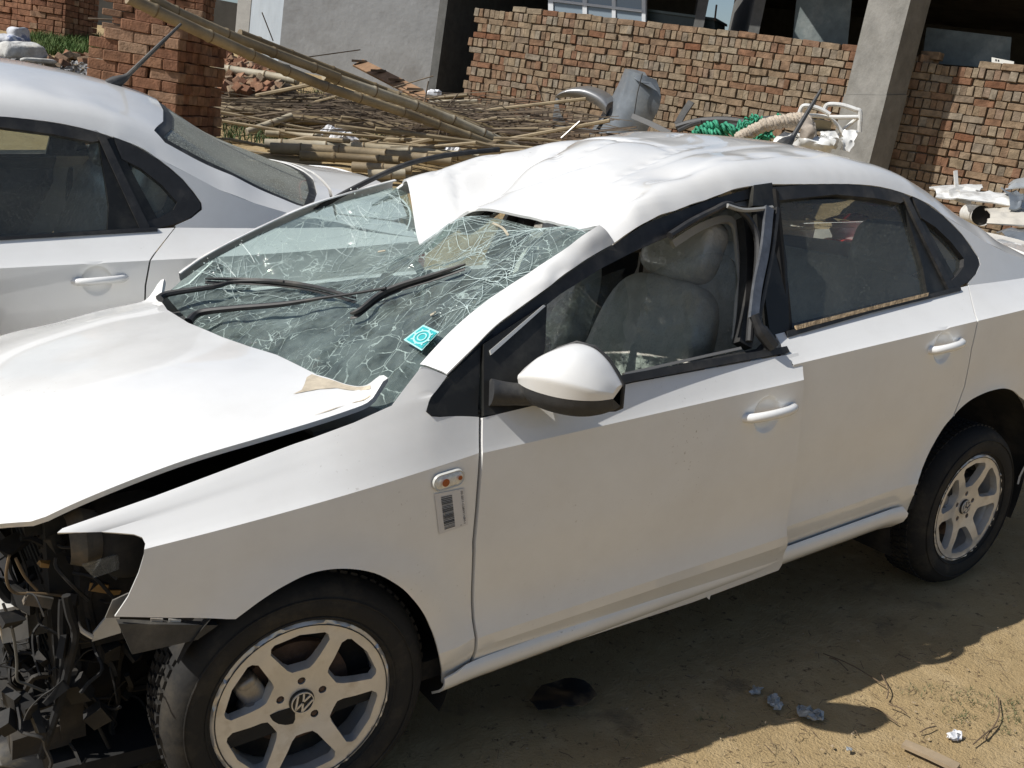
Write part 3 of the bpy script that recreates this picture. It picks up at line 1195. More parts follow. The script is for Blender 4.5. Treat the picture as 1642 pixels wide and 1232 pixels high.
def build_car(name, M, dmg):
    car = empty(name)
    roofz = roof_dmg if dmg else ROOF_NOM
    hoodz = hood_dmg if dmg else HOOD
    for sgn in (-1, 1):
        fl = sgn > 0
        d = dmg and sgn < 0
        fen = panel('front_fender', OUT_FENDER, side_map(SF, sgn), PAINT, car, du=.03, dv=.05, flip=fl, angle=16)
        fd = panel('front_door', OUT_FDOOR, side_map(SF, sgn, 0, d), PAINT, car, du=.022, dv=.05, flip=fl, solid=.02, angle=16, extra=cup_points(SF), clear=cup_clear(SF))
        rd = panel('rear_door', OUT_RDOOR, side_map(SR, sgn), PAINT, car, du=.022, dv=.05, flip=fl, solid=.02, angle=16, extra=cup_points(SR), clear=cup_clear(SR))
        panel('rear_quarter_panel', OUT_QUARTER, side_map(SR, sgn), PAINT, car, du=.04, dv=.05, flip=fl, angle=16)
        panel('sill', OUT_SILL, side_map(Side(), sgn, -.002), PAINT, car, du=.04, dv=.03, flip=fl)
        side_windows(car, sgn, dmg)
        if not dmg:
            side_plate('front_door_window', [(790, 540), (960, 425), (1079, 360), (1130, 333), (1206, 312), (1216, 440), (1232, 548), (1010, 606), (790, 655)], GLASS_SIDE, car, -.02, 0, sgn)
            side_plate('window_slot_trim', [(776, 655), (1010, 600), (1250, 553), (1252, 566), (1008, 613), (776, 668)], RUBBER, car, .006, .02, sgn)
            side_plate('corner_window', [(684, 660), (692, 667), (776, 668), (792, 535), (720, 604), (700, 626)], GLOSSBLACK, car, -.004, .012, sgn)
        for S_, xa, xb, ta, tb in ((SF, .385, .445, .13, 2.0), (SR, 2.27, 2.36, 1.0, 2.0), (SR, 2.27, 2.35, .62, 1.0)):
            panel('shut_line_shade', [(xa, ta), (xb, ta), (xb, tb), (xa, tb)], lambda x, t: (x, sgn * (S_.hw(x, t) - .010), S_.z(x, t)), RUBBER, car, du=.03, dv=.1, flip=fl, solid=0)  # black strip added behind the gap for the shade inside it
        arch_liner(car, 0, sgn)
        arch_liner(car, 1, sgn)
        make_wheel(car, (0, sgn * .798, .295), -.069 if dmg else 0, sgn)
        make_wheel(car, (2.552, sgn * .812, .295), 0, sgn)
        # handles with a cup behind
        for S, door, px in ((SF, fd, ((1182, 668), (1262, 648))), (SR, rd, ((1490, 563), (1542, 548)))):
            ends = []
            for q in px:
                x, t = S.at_pixel(*q)
                p = side_map(S, sgn, 0, d and S is SF)(x, t)
                ends.append(p)
            handle(door, ends[0], ends[1], sgn)
    # roof with its rear pillars
    far = [(x, y) for x, y, z in reversed(E_FAR)]
    if dmg:
        near = [(p[0], p[1]) for p in E_NEAR]
        head = [(.94, .60), (.86, .37), (.775, .13), (.832, -.04), (.916, -.253), (.946, -.50), (.915, -.60)]
    else:
        near = [(x, -y) for x, y, z in E_FAR if x < 1.3] + [(e[0], e[1]) for e in E_SUB if e[0] > 1.3]
        head = [(.90, .60), (.96, .3), (.975, 0), (.96, -.3), (.90, -.60)]
    panel('roof', near + ROOF_TAIL + far + head, lambda x, y: (x, y, roofz(x, y)), PAINT, car, holes=[BACKLIGHT], du=.015 if dmg else .03, dv=.015 if dmg else .03, step=.015, solid=.008)
    # lining under the roof
    panel('roof_lining', [(.98, -.5), (2.4, -.5), (2.4, .5), (.98, .5)], lambda x, y: (x, y, roofz(x, y) - .045), HEADLINER, car, du=.06, dv=.06, solid=.004)
    bl = panel('rear_window', inset(BACKLIGHT, -.006), lambda x, y: (x, y, roofz(x, y) - .010), GLASS_REAR, car, du=.06, dv=.06, solid=.0)
    panel('rear_window_border', inset(BACKLIGHT, -.004), lambda x, y: (x, y, roofz(x, y) - .0065), GLOSSBLACK, bl, holes=[inset(BACKLIGHT, .035)], du=.06, dv=.06, solid=.0)
    panel('boot_lid', [(3.135, -.585), (3.40, -.57), (3.50, -.5), (3.57, -.25), (3.59, 0), (3.57, .25), (3.50, .5), (3.40, .57), (3.135, .585), (3.215, .3), (3.25, 0), (3.215, -.3)],
          lambda x, y: (x, y, ROOF_NOM(x, y) + .002), PAINT, car, du=.04, dv=.05, solid=.01)
    for sgn in (-1, 1):
        panel('boot_side', [(3.125, .595), (3.40, .582), (3.45, .585), (3.46, SR.hw(3.46, SR.t(3.46, 1.10))), (3.1, SR.hw(3.1, SR.t(3.1, 1.138)))], lambda x, y: (x, sgn * y, ROOF_NOM(x, y)), PAINT, car, du=.04, dv=.03, flip=sgn < 0, solid=.006)
    # tail and rear bumper
    V, Fc = [], []
    ys = np.linspace(-.66, .66, 23)
    zz = [(1.165, 3.58), (1.12, 3.62), (.95, 3.63), (.80, 3.64), (.72, 3.68), (.55, 3.69), (.42, 3.66), (.36, 3.56)]
    for y in ys:
        cv = .16 * (abs(y) / .66) ** 3
        for z, x in zz:
            V.append((x - cv, y, z - .05 * (abs(y) / .66) ** 4 * (z > 1)))
    for i in range(len(ys) - 1):
        for q in range(len(zz) - 1):
            Fc.append((i * 8 + q, (i + 1) * 8 + q, (i + 1) * 8 + q + 1, i * 8 + q + 1))
    mesh_obj('tail_panel', V, Fc, PAINT, car, solid=.008)
    for sgn in (-1, 1):
        mb = MB()
        sbox(mb, (3.46, sgn * .60, .99), (.14, .20, .15), .5)
        mb.build('tail_light', mat('red_lamp', (.35, .02, .015), .2, coat=.6), car)
    # bonnet
    if dmg:
        rear = []
        for q in [(601, 626), (604, 611), (582, 619), (542, 612), (508, 601), (443, 569), (400, 556), (357, 541), (302, 518), (268, 497), (256, 480)]:
            p = on_surf(q[0], q[1], hoodz)
            if p is not None and p[0] < .34:
                rear.append((p[0], p[1]))
        rear = [p for p in rear if abs(p[1]) < .64]
        hood_out = [(-.50, -.672), (-.474, -.68), (-.342, -.68), (-.224, -.68), (-.066, -.68), (.107, -.68), (.214, -.68), (.255, -.672)] + rear + [(.105, .655), (.085, .66), (-.1, .66), (-.25, .66), (-.39, .66), (-.48, .655),
                   (-.60, .58), (-.70, .40), (-.76, .15), (-.77, 0), (-.76, -.15), (-.70, -.40), (-.60, -.58)]
    else:
        hood_out = [(-.474, -.70), (-.342, -.70), (-.066, -.70), (.107, -.69), (.22, -.67), (.22, -.4), (.19, 0), (.22, .4), (.22, .67), (.1, .69), (-.1, .70), (-.34, .70), (-.474, .70), (-.56, .58), (-.62, .3), (-.64, 0), (-.62, -.3), (-.56, -.58)]
    hd = panel('bonnet', hood_out, lambda x, y: (x, y, hoodz(x, y)), PAINT, car, du=.022, dv=.022, step=.015, solid=.012)
    # windscreen pillars
    o_px = [(717, 602), (757, 562), (797, 522), (856, 478), (929, 423), (984, 390)]
    outer = [tp(*q) for q in o_px]
    inner = [tuple(q) for q in WS_NEAR[1:]]
    if dmg:
        loft('windscreen_pillar', outer, inner, PAINT, car, (-.001, -.004, .003), 8, 6, .005, flip=False)
        loft('windscreen_pillar', [(q[0] + .015, q[1] + .06, q[2] - .035) for q in WS_FAR], [tuple(q) for q in WS_FAR], PAINT, car, (-.002, .008, .012), 8, 6, .004, flip=True)
        MB().ribbon(smooth_line([(q[0] + .02, q[1] + .055, q[2] - .035) for q in WS_NEAR[1:]], 4), .10, (-.62, -.25, .74), .004).build('sun_block_border', RUBBER, car)  # dark glass edge band, added to stop sun crossing the cabin
    else:
        o2 = [(.351, .769, 1.01), (.55, .72, 1.12), (.75, .68, 1.2), (.90, .655, 1.25)]
        i2 = [(.33, .66, .99), (.55, .645, 1.155), (.72, .635, 1.25), (.90, .60, 1.33)]
        for sgn in (-1, 1):
            loft('windscreen_pillar', [(x, sgn * y, z) for x, y, z in o2], [(x, sgn * y, z) for x, y, z in i2], PAINT, car, (0, sgn * .015, .015), 8, 6, 0, flip=sgn > 0)
    # windscreen
    if dmg:
        ws_out = WS_OUT
        panel('shattered_windscreen', ws_out, lambda x, y: (x, y, ws_dmg(x, y)), GLASS_CRACK, car, du=.014, dv=.014, step=.014, solid=0, smooth=False)
    else:
        panel('windscreen', [(.28, -.66), (.2, -.4), (.16, 0), (.2, .4), (.28, .66), (.57, .645), (.88, .61), (.95, .3), (.965, 0), (.95, -.3), (.88, -.61), (.57, -.645)], lambda x, y: (x, y, WS_NOM(x, y)), GLASS_SIDE, car, du=.06, dv=.06, solid=0)
    # cabin: floor, scuttle, dashboard, door linings, seats
    MB().box((1.2, 0, .315), (2.9, 1.57, .05), Matrix.Rotation(-.045, 4, 'Y')).build('floor_pan', BLACKVOID, car)
    MB().box((-.12, 0, .34), (.75, .86, .30)).box((.22, 0, .58), (.04, 1.38, .56)).build('engine_bulkhead', BLACKVOID, car)
    panel('scuttle_panel', [(.08, -.66), (.30, -.66), (.26, 0), (.30, .66), (.08, .66), (.0, 0)], lambda x, y: (x, y, .875 + .02 * (x / .3)), DARKPLASTIC, car, du=.06, dv=.1, solid=.01)
    dash = MB()
    sbox(dash, (.52, 0, .82), (.46, 1.36, .26), .35, None, 28, 14)
    sbox(dash, (.62, -.36, .93), (.20, .40, .12), .5)
    dash.build('dashboard', DARKPLASTIC, car, angle=80)
    sw = MB().tube([(.80 + .06 * math.sin(a), .36 + .18 * math.cos(a), .90 + .17 * math.sin(a)) for a in np.linspace(0, 2 * math.pi, 33)], .015, 8, cap=False)
    sw.tube([(.62, .36, .85), (.80, .36, .90)], .03, 8)
    sw.build('steering_wheel', DARKPLASTIC, car)
    for sgn in (-1, 1):
        panel('door_lining', [(.42, .14), (2.12, .14), (2.12, .5), (2.25, .9), (2.25, 1.9), (.42, 1.9)], lambda x, t: (x, sgn * (Side().hw(x, t) - .07), Side().z(x, t)), DARKPLASTIC, car, du=.1, dv=.2, flip=sgn > 0, solid=.01)
        bp = MB()
        bp.tube([(1.47, sgn * .76, .35), (1.50, sgn * .74, .95), (1.55, sgn * .60, 1.30), (1.57, sgn * .55, 1.40)], [.05, .045, .035, .035], 8)
        bp.build('centre_pillar', BLACKVOID, car)
    make_seat(car, .95, -.37)
    make_seat(car, 1.08, .36)
    rb = MB()
    sbox(rb, (2.0, 0, .50), (.50, 1.28, .18), .35, None, 28, 12)
    sbox(rb, (2.33, 0, .83), (.16, 1.28, .62), .35, Matrix.Rotation(.35, 4, 'Y'), 28, 14)
    ro = rb.build('rear_bench', SEAT, car, angle=80)
    for y in (-.40, .40):
        sbox(MB(), (2.42, y, 1.19), (.11, .28, .19), .5, Matrix.Rotation(.3, 4, 'Y')).build('headrest', SEAT, ro, angle=80)
    panel('parcel_shelf', [(2.46, -.56), (2.98, -.56), (3.08, -.3), (3.12, 0), (3.08, .3), (2.98, .56), (2.46, .56)], lambda x, y: (x, y, 1.10), DARKPLASTIC, car, du=.15, dv=.2, solid=.01)
    car.matrix_world = M
    return car


CAR = build_car('wrecked_sedan', Matrix.Identity(4), True)
tag(CAR, 'white sedan with crushed roof, shattered windscreen and missing front bumper', 'car')
_c = Vector((2.552, -.7, 0))
M2 = Matrix.Translation(_c + Vector((-2.235, 1.933, .010))) @ Matrix.Rotation(-.025, 4, 'Z') @ Matrix.Rotation(.125, 4, 'X') @ Matrix.Rotation(.047, 4, 'Y') @ Matrix.Translation(-_c)
CAR2 = build_car('parked_sedan', M2, False)
tag(CAR2, 'undamaged white sedan with roof aerial parked behind the wrecked one', 'car')


# ------------------------------------------------------------------ fittings of the wrecked sedan
def on_ws(px, py, lift=0.):
    p = on_surf(px, py, lambda x, y: WS0(x, y) + lift)
    return p if p is not None else onP(px, py, (.5, 0, 1.1 + lift), (-.62, 0, .78))


def child_named(root, n):
    return [c for c in root.children if c.name.split('.')[0] == n][0]


# black seals and trims round the open front window
side_plate('pillar_seal', [(720, 603), (757, 564), (797, 524), (856, 480), (929, 425), (984, 392), (1038, 357), (1093, 337), (1130, 323), (1172, 311), (1205, 302), (1206, 318), (1150, 330), (1079, 376), (1020, 402), (965, 430), (900, 471), (874, 491), (820, 523), (790, 548), (735, 606)], RUBBER, CAR, -.010, .03)
side_plate('corner_window', [(684, 660), (692, 667), (766, 668), (771, 556), (792, 535), (720, 604), (700, 626), (687, 646)], GLOSSBLACK, CAR, -.004, .012)
side_plate('mirror_mount_panel', [(776, 552), (877, 486), (874, 560), (850, 655), (776, 667)], GLOSSBLACK, CAR, .006, .02)
side_plate('seal_highlight', [(786, 562), (872, 489), (875, 491), (788, 569)], mat('highlight_grey', (.6, .6, .58), .35, .3), CAR, .012, .006)  # pale strip painted in for a highlight along the seal
side_plate('window_slot_trim', [(900, 622), (1005, 600), (1262, 555), (1267, 565), (1008, 613), (900, 636)], RUBBER, CAR, .032, .03)
side_plate('window_slot_edge', [(1000, 598), (1188, 556), (1190, 560), (1003, 602)], mat('slot_metal', (.30, .29, .27), .5, .3), CAR, .030, .01)
side_plate('pillar_cover', [(1209, 297), (1238, 293), (1243, 330), (1207, 330)], GLOSSBLACK, CAR, .010, .02)
side_plate('pillar_inner_panel', [(1150, 322), (1206, 300), (1206, 332), (1168, 330)], mat('grey_primer', (.22, .23, .25), .6), CAR, -.03, .01)


def tpl(lst, off=0.):
    return [tp(*q, off) for q in lst]


MB().tube(smooth_line(tpl([(1074, 378), (1110, 355), (1148, 336), (1168, 328), (1190, 341), (1206, 360), (1215, 388), (1213, 440), (1205, 500), (1201, 548)], .012), 5), .010, 8).build('torn_window_seal', RUBBER, CAR)
MB().ribbon(smooth_line(tpl([(1233, 333), (1226, 400), (1214, 460), (1208, 512)], .030), 5), .030, (0, -1, .5), .010).build('bent_window_frame', mat('frame_metal', (.16, .17, .19), .4, .5, var=.4, vscale=18), CAR)
MB().ribbon(smooth_line(tpl([(1246, 334), (1238, 400), (1224, 470), (1215, 515)], .026), 5), .012, (0, -1, .5), .012).build('bent_frame_edge', RUBBER, CAR)
MB().tube(smooth_line(tpl([(1166, 330), (1190, 337), (1215, 336), (1238, 333)], .024), 4), .007, 6).build('frame_top_strip', mat('strip_grey', (.28, .28, .27), .5), CAR)
MB().tube(smooth_line(tpl([(1209, 505), (1220, 530), (1240, 556)], .036), 5), [.014] * 5 + [.02] * 6, 8).build('frame_foot', RUBBER, CAR)
MB().ribbon(smooth_line(tpl([(1078, 392), (1120, 366), (1160, 352), (1178, 362), (1184, 400), (1186, 460), (1180, 545)], -.10), 5), .022, (0, -1, .5), .012).build('pillar_lining', HEADLINER, CAR)
MB().ribbon(smooth_line(tpl([(1196, 352), (1202, 420), (1198, 500), (1190, 555)], -.07), 5), .05, (0, -1, .5), .03).build('inner_pillar_seal', RUBBER, CAR)
side_plate('sand_on_trim', [(1276, 522), (1340, 506), (1400, 491), (1490, 469), (1488, 475), (1400, 497), (1330, 515), (1278, 529)], mat('dry_sand', (.42, .31, .19), .95, bump=.5, bscale=60), CAR, .016, .006)

# door mirror: angular housing with a white cap, black lower shell and glass
mir = empty('door_mirror')
mir.parent = CAR
_mc = Vector((.50, -.842, .99))
mir.matrix_local = Matrix.Translation(_mc + Vector((.000, .005, .012))) @ Matrix.Rotation(.30, 4, 'Z') @ Matrix.Scale(.88, 4) @ Matrix.Translation(-_mc)
secs = []
for y, x0, x1, ztop, zmid, zsplit, zbot in ((-.842, .500, .600, 1.030, 1.000, .972, .945), (-.875, .490, .622, 1.062, 1.012, .968, .932), (-.92, .496, .642, 1.085, 1.015, .962, .922), (-.97, .516, .655, 1.080, 1.010, .957, .918),
                                            (-1.01, .545, .662, 1.055, 1.000, .955, .920), (-1.04, .580, .666, 1.022, .988, .955, .928), (-1.058, .625, .667, .998, .978, .956, .938)):
    secs.append((y, x0, x1, ztop, zmid, zsplit + .010, zbot - .004))


def mir_ring(s, part):
    y, x0, x1, zt, zm, zs_, zb_ = s
    w = x1 - x0
    if part == 'cap':
        return [(x1, y, zt - .004), (x1 - .10 * w, y, zt), (x0 + .42 * w, y, lerp(zm, zt, .84)), (x0 + .12 * w, y, lerp(zm, zt, .35)), (x0 + .01 * w, y, zm + .004), (x0, y, zm - .004), (x0 + .02 * w, y, lerp(zm, zs_, .5)), (x0 + .05 * w, y, zs_)]
    return [(x0 + .055 * w, y, zs_ - .001), (x0 + .10 * w, y, lerp(zs_, zb_, .5)), (x0 + .24 * w, y, zb_ + .003), (x0 + .45 * w, y, zb_), (x1, y, zb_ + .004)]


for part, mt, nm in (('cap', PAINT, 'mirror_cap'), ('low', DARKPLASTIC, 'mirror_lower_shell')):
    fine = smooth_line([np.array(s) for s in secs], 5)
    rr = [smooth_line(mir_ring(s, part)[:5], 3) + smooth_line(mir_ring(s, part)[4:], 3)[1:] if part == 'cap' else smooth_line(mir_ring(s, part), 3) for s in fine]
    k = len(rr[0])
    V = [p for r_ in rr for p in r_]
    Fc = [(i * k + q, i * k + q + 1, (i + 1) * k + q + 1, (i + 1) * k + q) for i in range(len(rr) - 1) for q in range(k - 1)]
    Fc += [tuple(range(k)), tuple((len(rr) - 1) * k + q for q in range(k))[::-1]]
    mb = MB().add(V, Fc)
    mb.build(nm, mt, mir, angle=55)
rimpts = [(s[2] + .004, s[0], s[3]) for s in secs] + [(s[2] + .004, s[0], s[6]) for s in reversed(secs)]
MB().tube(rimpts + rimpts[:1], .006, 6, cap=False).build('mirror_rim', RUBBER, mir)
mesh_obj('mirror_glass', rimpts, [tuple(range(len(rimpts)))], mat('mirror_silver', (.7, .72, .72), .05, 1.), mir, False)
arm = MB()
arm.tube(smooth_line([(.455, -.79, .955), (.49, -.815, .950), (.535, -.85, .947), (.56, -.90, .945)], 5), [.036, .036, .035, .034, .033, .032, .031, .03, .03, .03, .029, .028, .027, .026, .024, .02], 12)
arm.build('mirror_arm', DARKPLASTIC, mir)

# side repeater lamp and bar-code label on the fender
fend = child_named(CAR, 'front_fender')


def on_fender(px, py, off):
    x, t = SF.at_pixel(px, py)
    return np.array((x, -SF.hw(x, t) - off, SF.z(x, t)))


lc = [on_fender(*q, .002) for q in ((705, 773), (731, 765))]


def stadium(r_, off, n=12):
    a, b = np.array(lc[0]), np.array(lc[1])
    u = (b - a) / np.linalg.norm(b - a)
    v = np.array((0, 0, 1.)) - u * u[2]
    v /= np.linalg.norm(v)
    out = []
    for i in range(n + 1):
        th = -math.pi / 2 + math.pi * i / n
        out.append(b + (u * math.cos(th) + v * math.sin(th)) * r_)
    for i in range(n + 1):
        th = math.pi / 2 + math.pi * i / n
        out.append(a + (u * math.cos(th) + v * math.sin(th)) * r_)
    return [p + np.array((0, -off, 0)) for p in out]


so, si, sl = stadium(.021, .001), stadium(.0185, .006), stadium(.0160, .004)
n_ = len(so)
V = so + si + sl + stadium(.009, .008)
Fc = [(i, (i + 1) % n_, n_ + (i + 1) % n_, n_ + i) for i in range(n_)] + [(n_ + i, n_ + (i + 1) % n_, 2 * n_ + (i + 1) % n_, 2 * n_ + i) for i in range(n_)]
rep = mesh_obj('side_indicator', V, Fc, mat('indicator_rim', (.55, .55, .52), .3), fend, True, angle=30)
mesh_obj('indicator_lens', V, [(2 * n_ + i, 2 * n_ + (i + 1) % n_, 3 * n_ + (i + 1) % n_, 3 * n_ + i) for i in range(n_)] + [tuple(range(3 * n_, 4 * n_))], mat('clear_lens', (.66, .66, .62), .12, coat=1., var=.3, vscale=120), rep, True)
for q, r_, nm in (((710, 771), .0085, 'amber_bulb'), ((733, 763), .005, 'amber_reflector')):
    p = on_fender(*q, .014)
    mesh_obj(nm, [p + np.array((r_ * math.cos(a) * 1.1, -.001, r_ * math.sin(a) * 1.1)) for a in np.linspace(0, 2 * math.pi, 17)[:-1]], [tuple(range(16))], mat('amber', (.33, .08, .02), .25), rep, False)
SQ = [(696, 792), (744, 782.5), (749.5, 841), (703.6, 856.5)]


def label_pt(u, v, off):
    a = np.array(SQ, float)
    p = (a[0] * (1 - u) + a[1] * u) * (1 - v) + (a[3] * (1 - u) + a[2] * u) * v
    return on_fender(p[0], p[1], off)


V = [label_pt(u, v, .0025) for v in np.linspace(0, 1, 7) for u in np.linspace(0, 1, 5)]
Fc = [(j * 5 + i, (j + 1) * 5 + i, (j + 1) * 5 + i + 1, j * 5 + i + 1) for j in range(6) for i in range(4)]
lab = mesh_obj('barcode_label', V, Fc, mat('label_paper', (.66, .64, .62), .6), fend, True)
INK = mat('black_ink', (.015, .015, .015), .7)
bars = MB()
v = .10
r2 = random.Random(3)
while v < .92:
    h = r2.choice((.006, .006, .012, .018))
    a = [label_pt(u_, v_, .0034) for u_, v_ in ((.19, v), (.56, v), (.56, v + h), (.19, v + h))]
    bars.add(a, [(0, 3, 2, 1)])
    v += h + r2.choice((.006, .008, .012, .016))
tag(bars.build('barcode_bars', INK, lab, smooth=False), kind='stuff')


def text_mesh(name, body, m, parent, mapfn, size=1.):
    cu = bpy.data.curves.new(name, 'FONT')
    cu.body = body
    cu.size = size
    o = bpy.data.objects.new(name, cu)
    COL.objects.link(o)
    bpy.context.view_layer.update()
    me = bpy.data.meshes.new_from_object(o.evaluated_get(bpy.context.evaluated_depsgraph_get()))
    bpy.data.objects.remove(o)
    me.name = name
    xs = [v.co.x for v in me.vertices]
    L_ = max(xs)
    for v in me.vertices:
        v.co = Vector(mapfn(v.co.x / L_, v.co.y / L_))
    me.materials.clear()
    me.materials.append(m)
    o2 = bpy.data.objects.new(name, me)
    link(o2, parent)
    return o2


# text runs down the label's right edge
text_mesh('label_number', '05-2011-C28W110M-1', INK, lab, lambda a, b: label_pt(.86 + b * .95, .05 + a * .88, .0034))
text_mesh('label_batch', '28', INK, lab, lambda a, b: label_pt(.74 + b * .06, .93 + a * .03, .0034))

# wipers lying on the glass
for arm_px, blade_px, nm in (([(256, 479), (271, 471), (342, 460), (376, 452), (425, 451), (455, 452)], [(329, 447), (400, 449), (456, 453), (508, 461), (570, 478)], 'wiper'),
                             ([(302, 517), (320, 502), (372, 495), (453, 488), (517, 478), (567, 471), (619, 462)], [(562, 503), (576, 498), (607, 474), (641, 458), (690, 443), (746, 424)], 'wiper')):
    w = empty(nm)
    w.parent = CAR
    ap = [on_ws(*q, .050) for q in arm_px]
    n = len(smooth_line(ap, 4))
    MB().tube(smooth_line(ap, 4), list(np.interp(np.linspace(0, 1, n), [0, .15, .5, .7, 1], [.014, .011, .008, .004, .004])), 8).build('wiper_arm', RUBBER, w)
    bp_ = smooth_line([on_ws(*q, .036) for q in blade_px], 4)
    MB().tube(bp_, list(np.interp(np.linspace(0, 1, len(bp_)), [0, .1, .5, .9, 1], [.003, .006, .009, .006, .003])), 6).build('wiper_blade', RUBBER, w)
    MB().ribbon([p - np.array((0, 0, .012)) for p in bp_], .010, (-.3, -.6, .6), .003).build('wiper_rubber', RUBBER, w)

# square permit sticker on the glass: pale border, turquoise ground, ring
wsn = child_named(CAR, 'shattered_windscreen')
ST = [(678.6, 521), (704.5, 532.5), (676, 562.5), (647, 545)]


def st_pt(u, v, off):
    a = np.array(ST, float)
    p = (a[0] * (1 - u) + a[1] * u) * (1 - v) + (a[3] * (1 - u) + a[2] * u) * v
    return on_ws(p[0], p[1], off)


def st_poly(name, pts, m, off, parent):
    return mesh_obj(name, [st_pt(u, v, off) for u, v in pts], [tuple(range(len(pts)))], m, parent, False)


TEAL = mat('turquoise_print', (.03, .38, .40), .5)
PALE = mat('pale_turquoise_print', (.36, .66, .64), .5)
stk = st_poly('permit_sticker', [(0, 0), (0, 1), (1, 1), (1, 0)], PALE, .020, wsn)
st_poly('sticker_ground', [(.07, .07), (.07, .93), (.93, .93), (.93, .07)], TEAL, .0225, stk)
rg = MB()
A = np.linspace(0, 2 * math.pi, 25)[:-1]
for ro, ri in ((.36, .29), (.20, .15)):
    V = [st_pt(.5 + ro * math.cos(a), .5 + ro * math.sin(a), .0245) for a in A] + [st_pt(.5 + ri * math.cos(a), .5 + ri * math.sin(a), .0245) for a in A]
    rg.add(V, [(i, (i + 1) % 24, 24 + (i + 1) % 24, 24 + i) for i in range(24)])
for k in range(8):
    a = k * math.pi / 4
    c, s = math.cos(a), math.sin(a)
    V = [st_pt(.5 + r_ * c - w_ * s, .5 + r_ * s + w_ * c, .0245) for r_, w_ in ((.34, -.04), (.44, -.03), (.44, .03), (.34, .04))]
    rg.add(V, [(0, 1, 2, 3)])
tag(rg.build('sticker_emblem', PALE, stk, smooth=False), kind='stuff')

# long cracks running out from the blows, with short cross cracks between them
CRK = mat('crazed_glass', (.52, .62, .60), .4)
rc = random.Random(5)
cr = MB()


def ws_inside(x, y):
    return bool(inside_many([(x, y)], WS_OUT)[0])


def crack(x, y, a, L_, w):
    pts = []
    st = .028
    while L_ > 0 and ws_inside(x, y):
        pts.append((x, y, ws_dmg(x, y) + .0045))
        a += rc.gauss(0, .13)
        x += math.cos(a) * st
        y += math.sin(a) * st
        L_ -= st
    if len(pts) > 2:
        n = len(pts)
        cr.ribbon(pts, [w * (1 - .75 * i / n) for i in range(n)], (-.62, 0, .78), .0008)


for (cx, cy, n, Lm) in ((.80, -.05, 20, .46), (.62, .12, 9, .30), (.87, -.42, 26, .36), (.28, .54, 18, .22), (.72, .48, 18, .24), (.72, -.28, 12, .30), (.88, .50, 18, .22), (.64, -.56, 18, .24), (.44, .12, 5, .40), (.50, -.60, 10, .14)):
    a0 = rc.random() * 6.28
    for k in range(n):
        a = a0 + k * 6.283 / n + rc.gauss(0, .12)
        crack(cx + rc.gauss(0, .012), cy + rc.gauss(0, .012), a, Lm * rc.uniform(.35, 1.25), rc.uniform(.0008, .0020))
    for rr_k in (.03, .06, .10):
        for k in range(int(n * .8)):
            a = rc.random() * 6.28
            crack(cx + rr_k * math.cos(a), cy + rr_k * math.sin(a), a + 1.57, rc.uniform(.03, .10), rc.uniform(.0008, .0016))
tag(cr.build('glass_cracks', CRK, wsn, smooth=False), kind='stuff')

# torn lumps and slivers of laminated glass standing off the screen
SHARD = mat('glass_splinter', (.50, .60, .56), .25, spec=.8, alpha=1.)
sh = MB()
rs_ = random.Random(11)
for (cx, cy, n, spread) in ((330, 425, 34, 26), (420, 392, 22, 40), (560, 325, 22, 45), (610, 310, 22, 30), (900, 400, 30, 30), (860, 440, 26, 30), (760, 480, 14, 30), (700, 540, 16, 16), (720, 500, 14, 14), (800, 470, 14, 24), (540, 470, 14, 60), (600, 400, 18, 40), (760, 370, 20, 40), (830, 385, 16, 24), (520, 425, 14, 50), (330, 500, 14, 22)):
    for i in range(n):
        q = (cx + rs_.gauss(0, spread), cy + rs_.gauss(0, spread * .45))
        p = on_ws(q[0], q[1], .010 + rs_.random() * .008)
        if p[0] > 1.0 or abs(p[1]) > .64:
            continue
        s_ = rs_.uniform(.0012, .0042)
        M = Matrix.Rotation(rs_.uniform(0, 6.28), 4, Vector((rs_.random(), rs_.random(), rs_.random() + .1)))
        sh.add([Vector(p) + M @ Vector(v) * s_ for v in ((1, 0, 0), (-.5, .9, 0), (-.4, -.8, .3), (0, 0, .8))], [(0, 1, 2), (0, 3, 1), (1, 3, 2), (2, 3, 0)])
tag(sh.build('glass_splinters', SHARD, CAR, smooth=False), kind='stuff')
for pxs in ([(790, 358), (806, 366), (815, 378)], [(606, 404), (618, 402)], [(690, 506), (699, 501)]):
    MB().ribbon(smooth_line([on_ws(*q, .010) for q in pxs], 4), .007, (-.5, -.2, .8), .002).build('torn_glass_film', mat('torn_film', (.40, .36, .27), .6, var=.3, vscale=40), CAR)

# dried mud on the turned-up corner of the bonnet
bon = child_named(CAR, 'bonnet')


def bonnet_patch(pxs, m, name):
    P = [on_surf(*q, hood_dmg) for q in pxs]
    panel(name, [(p[0], p[1]) for p in P if p is not None], lambda x, y: (x, y, hood_dmg(x, y) + .0016), m, bon, du=.015, dv=.015, step=.012, solid=0)


MUD = mat('dried_mud', (.50, .435, .335), .95, var=.35, vscale=30)
bonnet_patch([(492, 606), (500, 601), (515, 606), (540, 613), (580, 621), (594, 619), (594, 625), (575, 627), (540, 623), (512, 625), (490, 629), (470, 633), (484, 626), (488, 618)], MUD, 'mud_stain')
bonnet_patch([(500, 668), (535, 656), (570, 645), (594, 634), (594, 637), (560, 648), (528, 660)], MUD, 'mud_stain')

